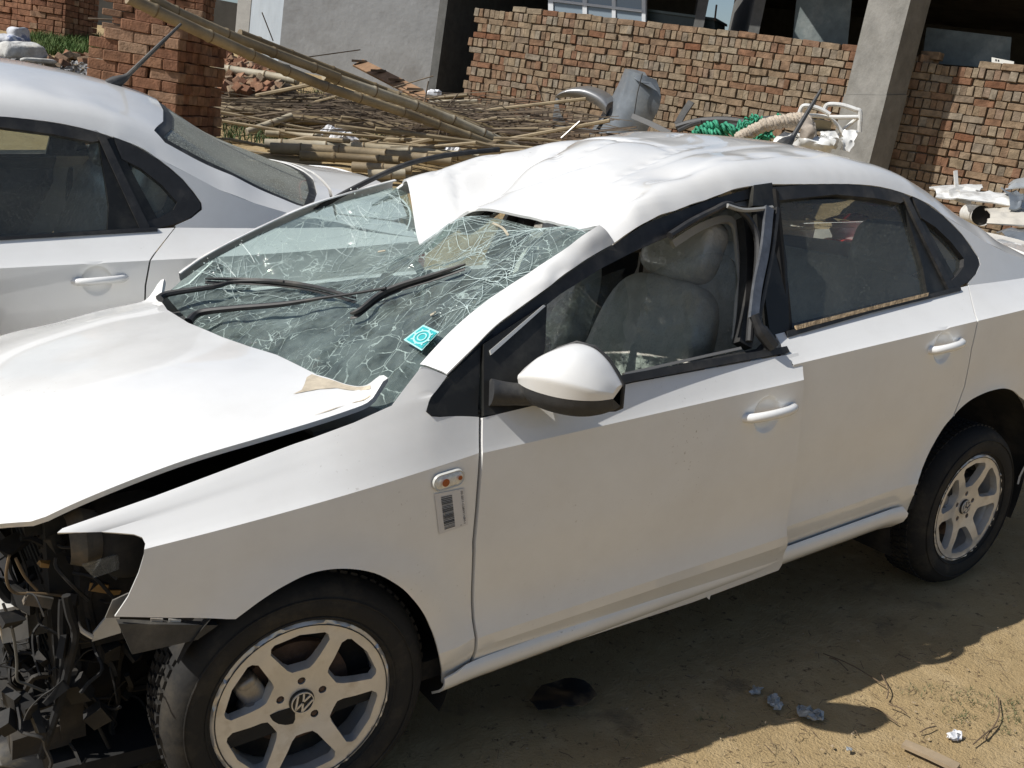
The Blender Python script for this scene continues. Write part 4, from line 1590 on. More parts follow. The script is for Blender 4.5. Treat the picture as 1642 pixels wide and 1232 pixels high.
# roof aerial
def aerial(parent, base, tipv, M=None):
    base, tipv = Vector(base), Vector(tipv)
    d = tipv - base
    a = empty('roof_aerial')
    a.parent = parent
    f = MB()
    f.tube([base + Vector((-.035, 0, -.008)), base + Vector((-.01, 0, .008)), base + d * .12, base + d * .16], [.026, .026, .014, .010], 10)
    f.build('aerial_foot', DARKPLASTIC, a)
    MB().tube([base + d * .14, base + d * .75, base + d * .76, tipv], [.0095, .0075, .007, .005], 8).build('aerial_rod', DARKPLASTIC, a)


p0 = on_surf(1267, 231, roof_dmg)
if p0 is None:
    p0 = np.array((2.36, .0, 1.51))
p0 = np.array((2.27, 0.0, roof_dmg(2.27, 0)))
aerial(CAR, p0, p0 + np.array((.15, 0, .215)))
p1 = np.array((2.38, 0.0, ROOF_NOM(2.38, 0)))
aerial(CAR2, p1, p1 + np.array((.24, 0, .27)))

# stripped nose: beam, brackets, radiator, hoses and loose wires
nose = empty('stripped_front_end')
nose.parent = CAR
GREYDIRT = mat('grimy_metal', (.10, .095, .085), .7, .2, var=.5, vscale=14, col2=(.20, .15, .10), c2scale=8, c2amt=(.5, .75))
MB().box((-.53, 0, .50), (.05, 1.06, .08)).build('bumper_beam', WHITEPART, nose, smooth=False)
for sgn in (-1, 1):
    MB().box((-.40, sgn * .47, .50), (.24, .07, .10), None, .006).build('crash_bracket', GREYDIRT, nose, smooth=False)
    MB().box((-.16, sgn * .58, .60), (.50, .03, .30), None, .01).build('inner_wing', BLACKVOID, nose, smooth=False)
rad = MB().box((-.44, 0, .50), (.05, 1.16, .56)).build('radiator', BLACKVOID, nose, smooth=False)
for i in range(18):
    MB().box((-.468, 0, .27 + i * .027), (.004, 1.0, .006)).build('radiator_fin', BLACKVOID, rad, smooth=False)
MB().box((-.46, 0, .715), (.07, 1.10, .05), None, .008).build('upper_crossmember', BLACKVOID, nose, smooth=False)
MB().box((-.50, 0, .24), (.12, 1.15, .05), None, .008).build('lower_crossmember', BLACKVOID, nose, smooth=False)
sbox(MB(), (-.30, -.60, .69), (.16, .17, .15), .5, Matrix.Rotation(.2, 4, 'Z'), 16, 12).build('headlamp_housing', BLACKVOID, nose, angle=60)
MB().lathe([(.0, .02), (.05, .015), (.062, -.02), (.05, -.05)], 18, 'X', (-.38, -.60, .70)).build('lamp_bowl', GREYDIRT, nose)
tg = MB()
r7 = random.Random(70)
for i in range(190):
    q = (r7.uniform(-140, 215), r7.uniform(835, 1170))
    if q[1] < 868 and q[0] > 90:
        continue
    yy = r7.uniform(-.66, -.35)
    p = onY(q[0], q[1], yy)
    if p[0] < -.62 or p[2] > .70:
        continue
    pts = [p]
    d = Vector((r7.gauss(0, 1), r7.gauss(0, 1), r7.gauss(-.3, 1))).normalized()
    for k in range(r7.randint(3, 7)):
        d = (d + Vector((r7.gauss(0, .5), r7.gauss(0, .5), r7.gauss(-.15, .5)))).normalized()
        pts.append(pts[-1] + np.array(d) * r7.uniform(.02, .05))
    pts = [np.array((max(-.62, a_[0]), a_[1], min(.70, max(.06, a_[2])))) for a_ in pts]
    if r7.random() < .62:
        tg.tube(smooth_line(pts, 3), r7.choice((.002, .003, .004, .007)), 5)
    else:
        tg.box(p, (r7.uniform(.01, .06), r7.uniform(.01, .05), r7.uniform(.005, .05)), Matrix.Rotation(r7.uniform(0, 3), 4, Vector((r7.random(), r7.random(), 1))), .004)
tag(tg.build('wiring_tangle', mat('grimy_black', (.011, .0105, .010), .75, var=.4, vscale=20, col2=(.04, .033, .024), c2scale=16, c2amt=(.52, .7)), nose, angle=50), kind='stuff')
CLEAR = glass_material('broken_lens', (.75, .76, .74), .25, (.45, .45, .42))
flat_poly('broken_lens', [onY(*q, -.68) for q in ((130, 905), (192, 887), (190, 912), (150, 926))], CLEAR, nose, .004)
flat_poly('lamp_tab', [onY(*q, -.76) for q in ((168, 990), (180, 962), (206, 950), (207, 967), (190, 989))], mat('smoked_plastic', (.20, .19, .17), .3, alpha=.75), nose, .004)
flat_poly('torn_bracket', [onY(*q, -.64) for q in ((147, 1027), (149, 1013), (172, 985), (190, 982), (193, 1013))], WHITEPART, nose, .006)
br_ = flat_poly('bumper_bracket', [onY(*q, -.775) for q in ((186, 993), (345, 996), (312, 1019), (208, 1042), (196, 1015))], DARKPLASTIC, nose, .02)
for q in ((241, 991), (270, 992)):
    flat_poly('bracket_slot', [onY(q[0] + a, q[1] + b, -.780) for a, b in ((0, 0), (20, 1), (18, 9), (2, 12))], WHITEPART, br_, .003)
for nm, pxs, yy, r_, mt in (('coolant_hose', [(106, 955), (112, 985), (121, 1015), (112, 1060), (100, 1110), (88, 1150), (66, 1215)], -.66, .009, BLACKVOID),
                            ('coolant_hose', [(100, 960), (99, 1010), (102, 1060), (95, 1110)], -.63, .008, BLACKVOID),
                            ('coolant_hose', [(121, 1010), (150, 1020), (140, 960), (155, 930)], -.60, .010, BLACKVOID),
                            ('loose_wire', [(15, 890), (10, 925), (22, 950), (60, 952), (105, 956)], -.60, .003, mat('brown_wire', (.16, .11, .06), .6)),
                            ('loose_wire', [(25, 895), (40, 925), (60, 947)], -.61, .003, MATS['brown_wire']),
                            ('loose_wire', [(60, 1020), (66, 1055), (78, 1075), (90, 1070)], -.58, .0025, DARKPLASTIC),
                            ('loose_wire', [(5, 968), (20, 1010), (27, 1060), (28, 1090), (45, 1098), (78, 1112)], -.62, .003, mat('grey_wire', (.12, .115, .10), .6)),
                            ('loose_wire', [(122, 1000), (132, 1012), (148, 1022)], -.66, .005, WHITEPART),
                            ('loose_wire', [(118, 1095), (150, 1150), (175, 1200)], -.60, .004, BLACKVOID),
                            ('coolant_hose', [(-10, 930), (20, 965), (60, 975), (110, 950), (160, 945)], -.50, .012, BLACKVOID)):
    MB().tube(smooth_line([onY(*q, yy) for q in pxs], 5), r_, 7).build(nm, mt, nose)
AMB = mat('amber_connector', (.30, .17, .05), .5)
for q, s in (((156, 940), .035), ((182, 948), .022), ((60, 962), .05), ((70, 905), .02)):
    p = onY(*q, -.60)
    MB().box(p, (s, .02, s * .45), Matrix.Rotation(rs_.uniform(-.5, .5), 4, 'Y'), .003).build('wire_connector', AMB if s < .05 else GREYDIRT, nose, smooth=False)
for q, s in (((70, 1060), .10), ((110, 1080), .13), ((40, 910), .09), ((150, 1000), .07), ((90, 900), .08), ((30, 1110), .12), ((160, 1090), .12)):
    p = onY(*q, -.45)
    p[0] = max(p[0], -.36)
    sbox(MB(), p, (s, s, s * .8), .6, Matrix.Rotation(rs_.random() * 3, 4, 'X'), 10, 8).build('engine_part', BLACKVOID if s > .09 else GREYDIRT, nose, angle=50)
MB().box((-.22, 0, .15), (.55, 1.25, .03), Matrix.Rotation(.06, 4, 'Y'), .01).build('undertray', BLACKVOID, nose, smooth=False)

# black rubber of the far door standing beyond the roof rail
MB().tube(smooth_line([onY(*q, .67) for q in [(505, 338), (560, 306), (640, 268), (700, 252), (760, 244), (800, 240)]], 5), .010, 8).build('far_door_seal', RUBBER, CAR)

# clear wrapping film hanging inside the cabin
FILM = glass_material('wrapping_film', (.86, .87, .85), .16, (.55, .54, .49), 1.3)
for k, (A_, B_, yy) in enumerate((([(872, 520), (900, 480), (950, 450), (1002, 430)], [(872, 606), (920, 604), (960, 606), (990, 600)], -.30), ([(1040, 440), (1080, 420), (1150, 405), (1178, 420)], [(985, 600), (1050, 590), (1120, 575), (1180, 560)], -.56))):
    loft('plastic_film', [onY(*q, yy) for q in A_], [onY(*q, yy - .06) for q in B_], FILM, CAR, (0, -.03, 0), 8, 14, .022, 0)


# ------------------------------------------------------------------ the yard: ground sheet
UP = np.array([.089, -.054, .9945])
UP /= np.linalg.norm(UP)
_gp = [(x, y, 0.) for x in (-14, -7, -3, 0, 3, 6, 12) for y in (-14, -7, -3, -1, 0.6)]
_gp += [(-2.2, 1.2, .11), (-2.2, 2.8, .26), (.33, 1.15, .005), (.36, 2.75, .145), (4, 2.0, .03), (7, 2, .1), (-8, 3, .3)]
for (a, b, D) in ((560, 215, 10), (450, 190, 11), (400, 130, 14), (60, 99, 12.5), (20, 112, 11.5), (100, 60, 16), (240, 52, 19), (726, 160, 15.5), (830, 190, 14.5), (650, 265, 8.2)):
    _p = atD(a, b, D)
    _gp.append((_p[0], _p[1], _p[2] - (.13 if 400 < a < 700 and D < 11.5 else 0)))
_gp += [(9.5, 4.0, .75), (12, 1, .6), (20, 0, .8), (20, 15, 2.2), (5, 40, 3), (-20, 12, 1.8), (-20, 40, 3), (30, 40, 3), (60, 0, 1), (-60, 0, .5), (60, 80, 3), (-60, 80, 3), (0, 80, 3), (-60, -60, 0), (60, -60, 0), (0, -60, 0)]
GZ = TPS(_gp, 5e-3)


def ground_z(x, y):
    z = GZ(x, y)
    return z


def ground_material():
    m = bpy.data.materials.new('sandy_earth')
    m.use_nodes = True
    N, L = m.node_tree.nodes, m.node_tree.links
    b = N['Principled BSDF']
    b.inputs['Roughness'].default_value = .95
    b.inputs['Specular IOR Level'].default_value = .2
    tc = N.new('ShaderNodeTexCoord')

    def nz(scale, detail, lo, hi):
        n = N.new('ShaderNodeTexNoise')
        n.inputs['Scale'].default_value = scale
        n.inputs['Detail'].default_value = detail
        n.inputs['Roughness'].default_value = .65
        L.new(tc.outputs['Object'], n.inputs['Vector'])
        r = N.new('ShaderNodeMapRange')
        r.inputs[1].default_value, r.inputs[2].default_value = lo, hi
        L.new(n.outputs[0], r.inputs[0])
        return r.outputs[0], n.outputs[0]

    def mix(f, a, c):
        x = N.new('ShaderNodeMix')
        x.data_type = 'RGBA'
        L.new(f, x.inputs[0])
        for s, i in ((a, 6), (c, 7)):
            if isinstance(s, tuple):
                x.inputs[i].default_value = (*s, 1)
            else:
                L.new(s, x.inputs[i])
        return x.outputs[2]
    c = mix(nz(1.3, 8, .35, .68)[0], (.420, .312, .165), (.345, .250, .130))
    c = mix(nz(9, 8, .48, .72)[0], c, (.46, .35, .20))
    c = mix(nz(38, 5, .60, .68)[0], c, (.15, .105, .06))
    c = mix(nz(4.2, 6, .60, .70)[0], c, (.24, .18, .105))
    L.new(c, b.inputs['Base Color'])
    ad = N.new('ShaderNodeMath')
    ad.operation = 'ADD'
    L.new(nz(30, 8, 0, 1)[1], ad.inputs[0])
    L.new(nz(130, 4, 0, 1)[1], ad.inputs[1])
    bp = N.new('ShaderNodeBump')
    bp.inputs['Strength'].default_value = .7
    bp.inputs['Distance'].default_value = .018
    L.new(ad.outputs[0], bp.inputs['Height'])
    L.new(bp.outputs[0], b.inputs['Normal'])
    return m


def axis_pts(lo, hi, f0, f1, fine, coarse):
    a = [lo]
    while a[-1] < hi:
        x = a[-1]
        d = max(f0 - x, x - f1, 0)
        a.append(x + min(coarse, fine + d * .13))
    return a


gx = axis_pts(-60, 60, -.6, 3.2, .035, 6)
gy = axis_pts(-60, 80, -2.3, -.6, .035, 6)
XX, YY = np.meshgrid(gx, gy)
Q = np.c_[XX.ravel(), YY.ravel()]
Z = np.zeros(len(Q))
for i in range(0, len(Q), 4000):
    k = GZ.k(Q[i:i + 4000], GZ.c) @ GZ.w[:len(GZ.c)]
    Z[i:i + 4000] = k + GZ.w[-3] + Q[i:i + 4000] @ GZ.w[-2:]
V = []
for (x, y), z in zip(Q, Z):
    nearcar = math.exp(-max(0, abs(x - 1.2) - 4) ** 2)
    n = noise.noise((x * 2.1, y * 2.1, 0)) * .014 + noise.noise((x * 6, y * 6, 3)) * .007 + noise.noise((x * 17, y * 17, 7)) * .003
    # wheel ruts and heel marks in the soft sand
    n -= .010 * max(0, noise.noise((x * 9, y * 11, 11.)) - .25)
    V.append((x, y, z + n - .008))
nx = len(gx)
Fc = [(j * nx + i, j * nx + i + 1, (j + 1) * nx + i + 1, (j + 1) * nx + i) for j in range(len(gy) - 1) for i in range(nx - 1)]
gr = mesh_obj('ground', V, Fc, ground_material())
tag(gr, kind='structure')


# ------------------------------------------------------------------ bricks
def brick_material(name, stops):
    m = bpy.data.materials.new(name)
    m.use_nodes = True
    N, L = m.node_tree.nodes, m.node_tree.links
    b = N['Principled BSDF']
    b.inputs['Roughness'].default_value = .92
    b.inputs['Specular IOR Level'].default_value = .2
    oi = N.new('ShaderNodeObjectInfo')
    ge = N.new('ShaderNodeNewGeometry')
    ad = N.new('ShaderNodeMath')
    ad.operation = 'ADD'
    L.new(oi.outputs['Random'], ad.inputs[0])
    L.new(ge.outputs['Random Per Island'], ad.inputs[1])
    fr = N.new('ShaderNodeMath')
    fr.operation = 'FRACT'
    L.new(ad.outputs[0], fr.inputs[0])
    rp = N.new('ShaderNodeValToRGB')
    rp.color_ramp.interpolation = 'LINEAR'
    e = rp.color_ramp.elements
    e[0].position, e[0].color = 0, (*stops[0], 1)
    e[1].position, e[1].color = 1, (*stops[-1], 1)
    for i, c in enumerate(stops[1:-1]):
        q = e.new((i + 1) / (len(stops) - 1))
        q.color = (*c, 1)
    L.new(fr.outputs[0], rp.inputs[0])
    tc = N.new('ShaderNodeTexCoord')
    nz = N.new('ShaderNodeTexNoise')
    nz.inputs['Scale'].default_value = 16
    nz.inputs['Detail'].default_value = 6
    L.new(ge.outputs['Position'], nz.inputs['Vector'])
    mr = N.new('ShaderNodeMapRange')
    mr.inputs[1].default_value, mr.inputs[2].default_value, mr.inputs[3].default_value, mr.inputs[4].default_value = .3, .7, .62, 1.25
    L.new(nz.outputs[0], mr.inputs[0])
    mx = N.new('ShaderNodeMix')
    mx.data_type = 'RGBA'
    mx.blend_type = 'MULTIPLY'
    mx.inputs[0].default_value = 1
    L.new(rp.outputs[0], mx.inputs[6])
    L.new(mr.outputs[0], mx.inputs[7])
    L.new(mx.outputs[2], b.inputs['Base Color'])
    bp = N.new('ShaderNodeBump')
    bp.inputs['Strength'].default_value = .5
    bp.inputs['Distance'].default_value = .01
    nz2 = N.new('ShaderNodeTexNoise')
    nz2.inputs['Scale'].default_value = 60
    L.new(ge.outputs['Position'], nz2.inputs['Vector'])
    L.new(nz2.outputs[0], bp.inputs['Height'])
    L.new(bp.outputs[0], b.inputs['Normal'])
    MATS[name] = m
    return m


BRICK_PALE = brick_material('pale_brick', [(.235, .18, .12), (.28, .23, .165), (.215, .14, .09), (.26, .205, .145), (.235, .175, .115), (.20, .105, .063), (.26, .225, .175), (.205, .155, .11)])
BRICK_MIX = brick_material('mixed_brick', [(.20, .10, .058), (.26, .20, .135), (.23, .15, .095), (.18, .085, .048), (.265, .215, .155), (.24, .175, .115), (.215, .118, .07)])
BRICK_RED = brick_material('red_brick', [(.21, .10, .06), (.27, .15, .09), (.18, .085, .052), (.24, .125, .075), (.30, .20, .135)])
MORTAR = mat('dark_core', (.10, .075, .052), .95, var=.3, vscale=12, bump=.4, bscale=30)  # one dark brown for the cores behind the brick gaps


def brick_shape(seed, s):
    r_ = random.Random(seed)
    hx, hy, hz = s[0] / 2, s[1] / 2, s[2] / 2
    ch = min(s) * .055
    V = []
    for sx in (-1, 1):
        for sy in (-1, 1):
            for sz in (-1, 1):
                j = [r_.uniform(-.035, .035) * q for q in s]
                c = (sx * hx + j[0] * .4, sy * hy + j[1] * .4, sz * hz + j[2] * .5)
                V.append((c[0] - sx * ch, c[1], c[2] - sz * ch))      # y face
                V.append((c[0], c[1] - sy * ch, c[2] - sz * ch))      # x face
                V.append((c[0] - sx * ch, c[1] - sy * ch, c[2]))      # z face
    return V


def brick_faces():
    # vertices: corner index (sx,sy,sz) -> i*3 + (0:y,1:x,2:z)
    def c(a, b, d):
        return ((a * 2 + b) * 2 + d) * 3
    F_ = []
    for b in (0, 1):
        F_.append([c(0, b, 0), c(1, b, 0), c(1, b, 1), c(0, b, 1)])
    for a in (0, 1):
        F_.append([c(a, 0, 0) + 1, c(a, 1, 0) + 1, c(a, 1, 1) + 1, c(a, 0, 1) + 1])
    for d in (0, 1):
        F_.append([c(0, 0, d) + 2, c(1, 0, d) + 2, c(1, 1, d) + 2, c(0, 1, d) + 2])
    for a in (0, 1):
        for b in (0, 1):
            F_.append([c(a, b, 0), c(a, b, 1), c(a, b, 1) + 1, c(a, b, 0) + 1])
    for a in (0, 1):
        for d in (0, 1):
            F_.append([c(a, 0, d) + 1, c(a, 1, d) + 1, c(a, 1, d) + 2, c(a, 0, d) + 2])
    for b in (0, 1):
        for d in (0, 1):
            F_.append([c(0, b, d), c(1, b, d), c(1, b, d) + 2, c(0, b, d) + 2])
    for a in (0, 1):
        for b in (0, 1):
            for d in (0, 1):
                F_.append([c(a, b, d), c(a, b, d) + 1, c(a, b, d) + 2])
    return [tuple(f) for f in F_]


BF = brick_faces()
_bm = {}


def brick_mesh(kind, size, m, var):
    key = (kind, var, m.name)
    if key not in _bm:
        mb = MB().add(brick_shape(sum(map(ord, kind)) * 37 + var, size), BF)
        o = mb.build('brick', m, None, smooth=False)
        _bm[key] = o.data
        bpy.data.objects.remove(o)
    return _bm[key]


def frame(o, xdir):
    """matrix with x along the wall, z up the building, y into the wall"""
    z = Vector(UP)
    x = Vector(xdir)
    x = (x - z * x.dot(z)).normalized()
    y = z.cross(x)
    return Matrix(((x.x, y.x, z.x, o[0]), (x.y, y.y, z.y, o[1]), (x.z, y.z, z.z, o[2]), (0, 0, 0, 1)))


def lay_wall(name, label, M, L_, H_, top, seed, keep, prefer, skip=None, thick=.23, group=None):
    """dry-stacked wall: courses of bricks on edge between courses laid flat; M at the left foot"""
    wall = empty(name)
    wall.matrix_world = M
    tag(wall, label, 'wall', group)
    r_ = random.Random(seed)
    items = []
    z = H_
    row = 0
    while z > 0.05:
        edge = row % 2 == 1
        h = .098 if edge else .067
        x = -r_.random() * .1
        while x < L_:
            bits = edge
            if edge and r_.random() < .05:
                w = .10
            else:
                w =   .065 * r_.uniform(.80, 1.16) if edge else (.20 if r_.random() < .74 else r_.choice((.10, .14))) * r_.uniform(.92, 1.06)
            cx = x + w / 2
            zt = top(cx)
            if z - h * .5 < zt and cx < L_ and (skip is None or not skip(cx, z)):
                items.append((cx, z - h / 2 + .006 * noise.noise((cx * 1.3, row * .7, seed)) + r_.uniform(-.004, .004), w, h, edge))
            x += w + r_.uniform(.001, .008)
        z -= h + .003
        row += 1
    items.sort(key=lambda i: prefer(i))
    ind, rest = items[:keep], items[keep:]
    for k, (cx, cz, w, h, edge) in enumerate(ind):
        m = BRICK_PALE if (edge or r_.random() < .35) else BRICK_MIX
        sz = (w, .22, h - .003)
        me = brick_mesh('edge' if edge else ('flat' if w > .16 else 'half'), (1, 1, 1), m, k % 10)
        o = bpy.data.objects.new('brick', me)
        link(o, wall)
        o.location = (cx, .11 + r_.uniform(-.014, .010), cz)
        o.scale = sz
        o.rotation_euler = (r_.uniform(-.04, .04), r_.uniform(-.05, .05), r_.uniform(-.06, .06))
    for m in (BRICK_PALE, BRICK_MIX):
        mb = MB()
        for (cx, cz, w, h, edge) in rest:
            mm = BRICK_PALE if (edge or hash((round(cx, 3), round(cz, 3))) % 100 < 35) else BRICK_MIX
            if mm is not m:
                continue
            R_ = Matrix.Translation((cx, .11 + r_.uniform(-.014, .010), cz)) @ Matrix.Rotation(r_.uniform(-.05, .05), 4, 'Y') @ Matrix.Rotation(r_.uniform(-.06, .06), 4, 'Z') @ Matrix.Diagonal((w, .22, h - .003, 1))
            mb.add([R_ @ Vector(v) for v in brick_shape(r_.randrange(10 ** 6), (1, 1, 1))], BF)
        if mb.V:
            o = mb.build('brickwork', m, wall, smooth=False)
            tag(o, kind='stuff')
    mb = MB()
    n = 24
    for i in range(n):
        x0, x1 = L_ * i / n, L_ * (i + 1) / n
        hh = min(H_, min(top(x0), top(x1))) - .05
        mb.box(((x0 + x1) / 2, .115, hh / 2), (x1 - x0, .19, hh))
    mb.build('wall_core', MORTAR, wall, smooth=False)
    return wall


# ------------------------------------------------------------------ brick walls, column, workshop
CONC = mat('raw_concrete', (.20, .195, .18), .9, var=.3, vscale=4, bump=.35, bscale=30, dist=.015, col2=(.14, .135, .12), c2scale=2.2, c2amt=(.45, .7))
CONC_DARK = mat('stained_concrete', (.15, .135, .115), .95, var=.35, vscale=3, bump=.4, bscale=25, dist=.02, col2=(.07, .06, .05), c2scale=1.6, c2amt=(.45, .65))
PLASTER = mat('grey_plaster', (.31, .32, .33), .9, var=.14, vscale=1.5, bump=.25, bscale=14, dist=.02, col2=(.22, .22, .22), c2scale=1.1, c2amt=(.48, .72))
WD = np.array([.454, -.887, -.089])
WD = WD - UP * WD.dot(UP)
WD /= np.linalg.norm(WD)
WN = np.cross(UP, WD)
WB = atD(1370, 73, 11.0)


def wp(x, y, off=0.):
    """point on the brick wall's face, or off metres in front of it"""
    return onP(x, y, WB - WN * off, WN)


WH = 2.45
W0 = wp(770, 14) - UP * WH


def wl(x, y):
    p = wp(x, y) - W0
    return float(p @ WD), float(p @ UP)


MW = frame(W0, WD)
tl = [wl(*q) for q in ((770, 19), (813, 19), (816, 9), (1370, 73), (1420, 79))]
LW = wl(1385, 100)[0]
tz = lambda x: float(np.interp(x, [t[0] for t in tl], [t[1] for t in tl]))
lay_wall('brick_wall', 'long wall of pale dry-stacked bricks between the dark pillar and the concrete column', MW, LW, max(t[1] for t in tl), tz, 5, 300,
         lambda i: -i[0] - (3 if i[1] > WH - 1.5 else 0))
trr = [wl(*q) for q in ((1440, 90), (1466, 92), (1484, 94), (1500, 104), (1555, 108), (1556, 100), (1585, 104), (1587, 99), (1642, 107), (1800, 125))]
XR0, XR1 = wl(1430, 120)[0], wl(1790, 130)[0]
MR = MW @ Matrix.Translation((XR0, 0, -.6))
tzr = lambda x: float(np.interp(x + XR0, [t[0] for t in trr], [t[1] for t in trr])) + .6
lay_wall('brick_wall', 'shorter brick wall with uneven top to the right of the concrete column', MR, XR1 - XR0, max(t[1] for t in trr) + .6, tzr, 9, 300,
         lambda i: abs(i[0] - 1.2) - (5 if i[1] > WH - 1.0 else 0))
# loose bricks on the right wall
for k, (q, rz) in enumerate((((1487, 96), .6), ((1494, 90), -.3), ((1478, 99), .2))):
    o = bpy.data.objects.new('loose_brick', brick_mesh('flat', (1, 1, 1), BRICK_MIX, k))
    link(o)
    o.matrix_world = frame(wp(*q, -.10) + UP * .0, WD) @ Matrix.Rotation(rz, 4, 'Z') @ Matrix.Diagonal((.20, .11, .075, 1))
    tag(o, ['loose brick nearest the concrete column on the wall top', 'tilted loose brick resting above the others on the wall top', 'loose brick lying low in the notch of the wall top'][k], 'brick', 'loose bricks on the wall top')

# concrete column
c0, c1, c2 = atD(1361, 130, 10.75), atD(1427, 130, 10.35), atD(1459, 130, 10.72)
c3 = c0 + c2 - c1
col_ = empty('concrete_column', tuple(c1 - UP * 2.2))
tag(col_, 'tall grey concrete column standing between the two brick walls', 'column')


def prism(pts, lo, hi, grow=0.):
    c = sum(pts) / len(pts)
    P = [p + (p - c) / np.linalg.norm(p - c) * grow for p in pts]
    n = len(P)
    V = [p + UP * lo - (c1 - UP * 2.2) for p in P] + [p + UP * hi - (c1 - UP * 2.2) for p in P]
    return V, [tuple(range(n))[::-1], tuple(range(n, 2 * n))] + [(i, (i + 1) % n, n + (i + 1) % n, n + i) for i in range(n)]


MB().add(*prism([c0, c1, c2, c3], -.13, 3.0)).build('column_shaft', CONC, col_, smooth=False)
MB().add(*prism([c0, c1, c2, c3], -2.6, -.132, .012)).build('column_base', CONC, col_, smooth=False)

# workshop behind the wall: two bays, deep and dark, with open sky between them
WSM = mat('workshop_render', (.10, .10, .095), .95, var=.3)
ws_ = empty('workshop_building', tuple(W0))
tag(ws_, 'dark open-fronted workshop behind the brick walls', 'building')


def wbox(name, x0, x1, y0, y1, z0, z1, m, parent):
    M = MW
    mb = MB()
    V = []
    for x in (x0, x1):
        for y in (y0, y1):
            for z in (z0, z1):
                V.append(M @ Vector((x, y, z)) - Vector(W0))
    mb.add(V, [(0, 1, 3, 2), (4, 6, 7, 5), (0, 4, 5, 1), (2, 3, 7, 6), (0, 2, 6, 4), (1, 5, 7, 3)])
    return mb.build(name, m, parent, smooth=False)


xg0, xg1 = wl(1108, 30)[0], wl(1184, 30)[0]


def wprism(name, xy, z0, z1, m, parent):
    V = [MW @ Vector((x, y, z)) - Vector(W0) for z in (z0, z1) for x, y in xy]
    n = len(xy)
    return MB().add(V, [tuple(range(n))[::-1], tuple(range(n, 2 * n))] + [(i, (i + 1) % n, n + (i + 1) % n, n + i) for i in range(n)]).build(name, m, parent, smooth=False)


SK = -.34   # the gap between the bays runs aslant
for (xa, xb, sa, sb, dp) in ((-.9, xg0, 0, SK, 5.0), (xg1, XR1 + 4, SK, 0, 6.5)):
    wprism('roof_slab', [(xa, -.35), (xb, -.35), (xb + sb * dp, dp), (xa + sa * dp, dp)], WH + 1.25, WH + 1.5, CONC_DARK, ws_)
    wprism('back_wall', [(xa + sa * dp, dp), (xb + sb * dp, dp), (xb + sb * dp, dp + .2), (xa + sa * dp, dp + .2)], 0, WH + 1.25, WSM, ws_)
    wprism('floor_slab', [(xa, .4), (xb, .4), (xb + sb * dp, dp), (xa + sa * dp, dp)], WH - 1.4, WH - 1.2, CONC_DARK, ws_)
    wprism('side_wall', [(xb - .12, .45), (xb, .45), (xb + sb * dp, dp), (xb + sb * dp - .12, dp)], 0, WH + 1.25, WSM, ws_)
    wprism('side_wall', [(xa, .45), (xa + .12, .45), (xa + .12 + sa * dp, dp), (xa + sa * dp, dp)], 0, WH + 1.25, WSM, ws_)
for x, y in ((xg1 + .7, 3.), (xg1 + 4.6, 3.)):
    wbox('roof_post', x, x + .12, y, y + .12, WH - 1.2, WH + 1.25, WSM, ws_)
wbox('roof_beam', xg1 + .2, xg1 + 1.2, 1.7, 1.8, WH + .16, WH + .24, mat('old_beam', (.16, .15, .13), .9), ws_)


def wplate(name, pxs, off, th, m, parent=None, ref=None):
    P = [wp(*q, off) for q in pxs]
    return flat_poly(name, P, m, parent, th, -WN)


SHEET = mat('dusty_tin_sheet', (.13, .155, .155), .6, .3, var=.35, vscale=5, col2=(.22, .24, .23), c2scale=3, c2amt=(.5, .7), bump=.2, bscale=6)
tag(wplate('tin_sheet', [(1270, 72), (1283, -60), (1372, -60), (1358, 82)], -.75, .01, SHEET), 'tall dark tin sheet standing behind the wall left of the column', 'sheet')
tag(wplate('tin_sheet', [(1478, 100), (1486, 44), (1622, 60), (1618, 112)], -.45, .01, SHEET), 'dusty crumpled tin sheet lying behind the wall right of the column', 'sheet')
wbx = empty('white_box', tuple(wp(1607, 104, -.1)))
tag(wbx, 'small white box sitting on top of the right brick wall', 'box')
for nm, pxs, m in (('box_body', ((1590, 92), (1626, 99), (1625, 106), (1590, 101)), mat('white_plastic', (.7, .7, .66), .5)),):
    P = [wp(*q, -.05) for q in pxs]
    o = flat_poly(nm, [p - wp(1607, 104, -.1) for p in P], m, wbx, .12, -WN)
for q in ((1597, 96.5), (1601, 97.3)):
    P = [wp(q[0] + a, q[1] + b, -.047) - wp(1607, 104, -.1) for a, b in ((-1.2, -1.6), (1.2, -1.2), (1.2, 1.8), (-1.2, 1.4))]
    flat_poly('socket_hole', P, DARKPLASTIC, wbx, .002, -WN)
# white framed window unit behind the wall
wu = empty('window_unit', tuple(wp(960, 20, -.5)))
tag(wu, 'white framed window unit with three blue-grey panes behind the wall', 'window')
o0 = wp(960, 20, -.5)
WHT = mat('white_frame_paint', (.62, .64, .66), .5, var=.1)
PANE = mat('sky_tint_pane', (.22, .27, .31), .15, spec=.6)  # base colour carries the blue-grey of reflected sky


def upx(name, pxs, off, th, m):
    P = [wp(*q, off) - o0 for q in pxs]
    return flat_poly(name, P, m, wu, th, -WN)


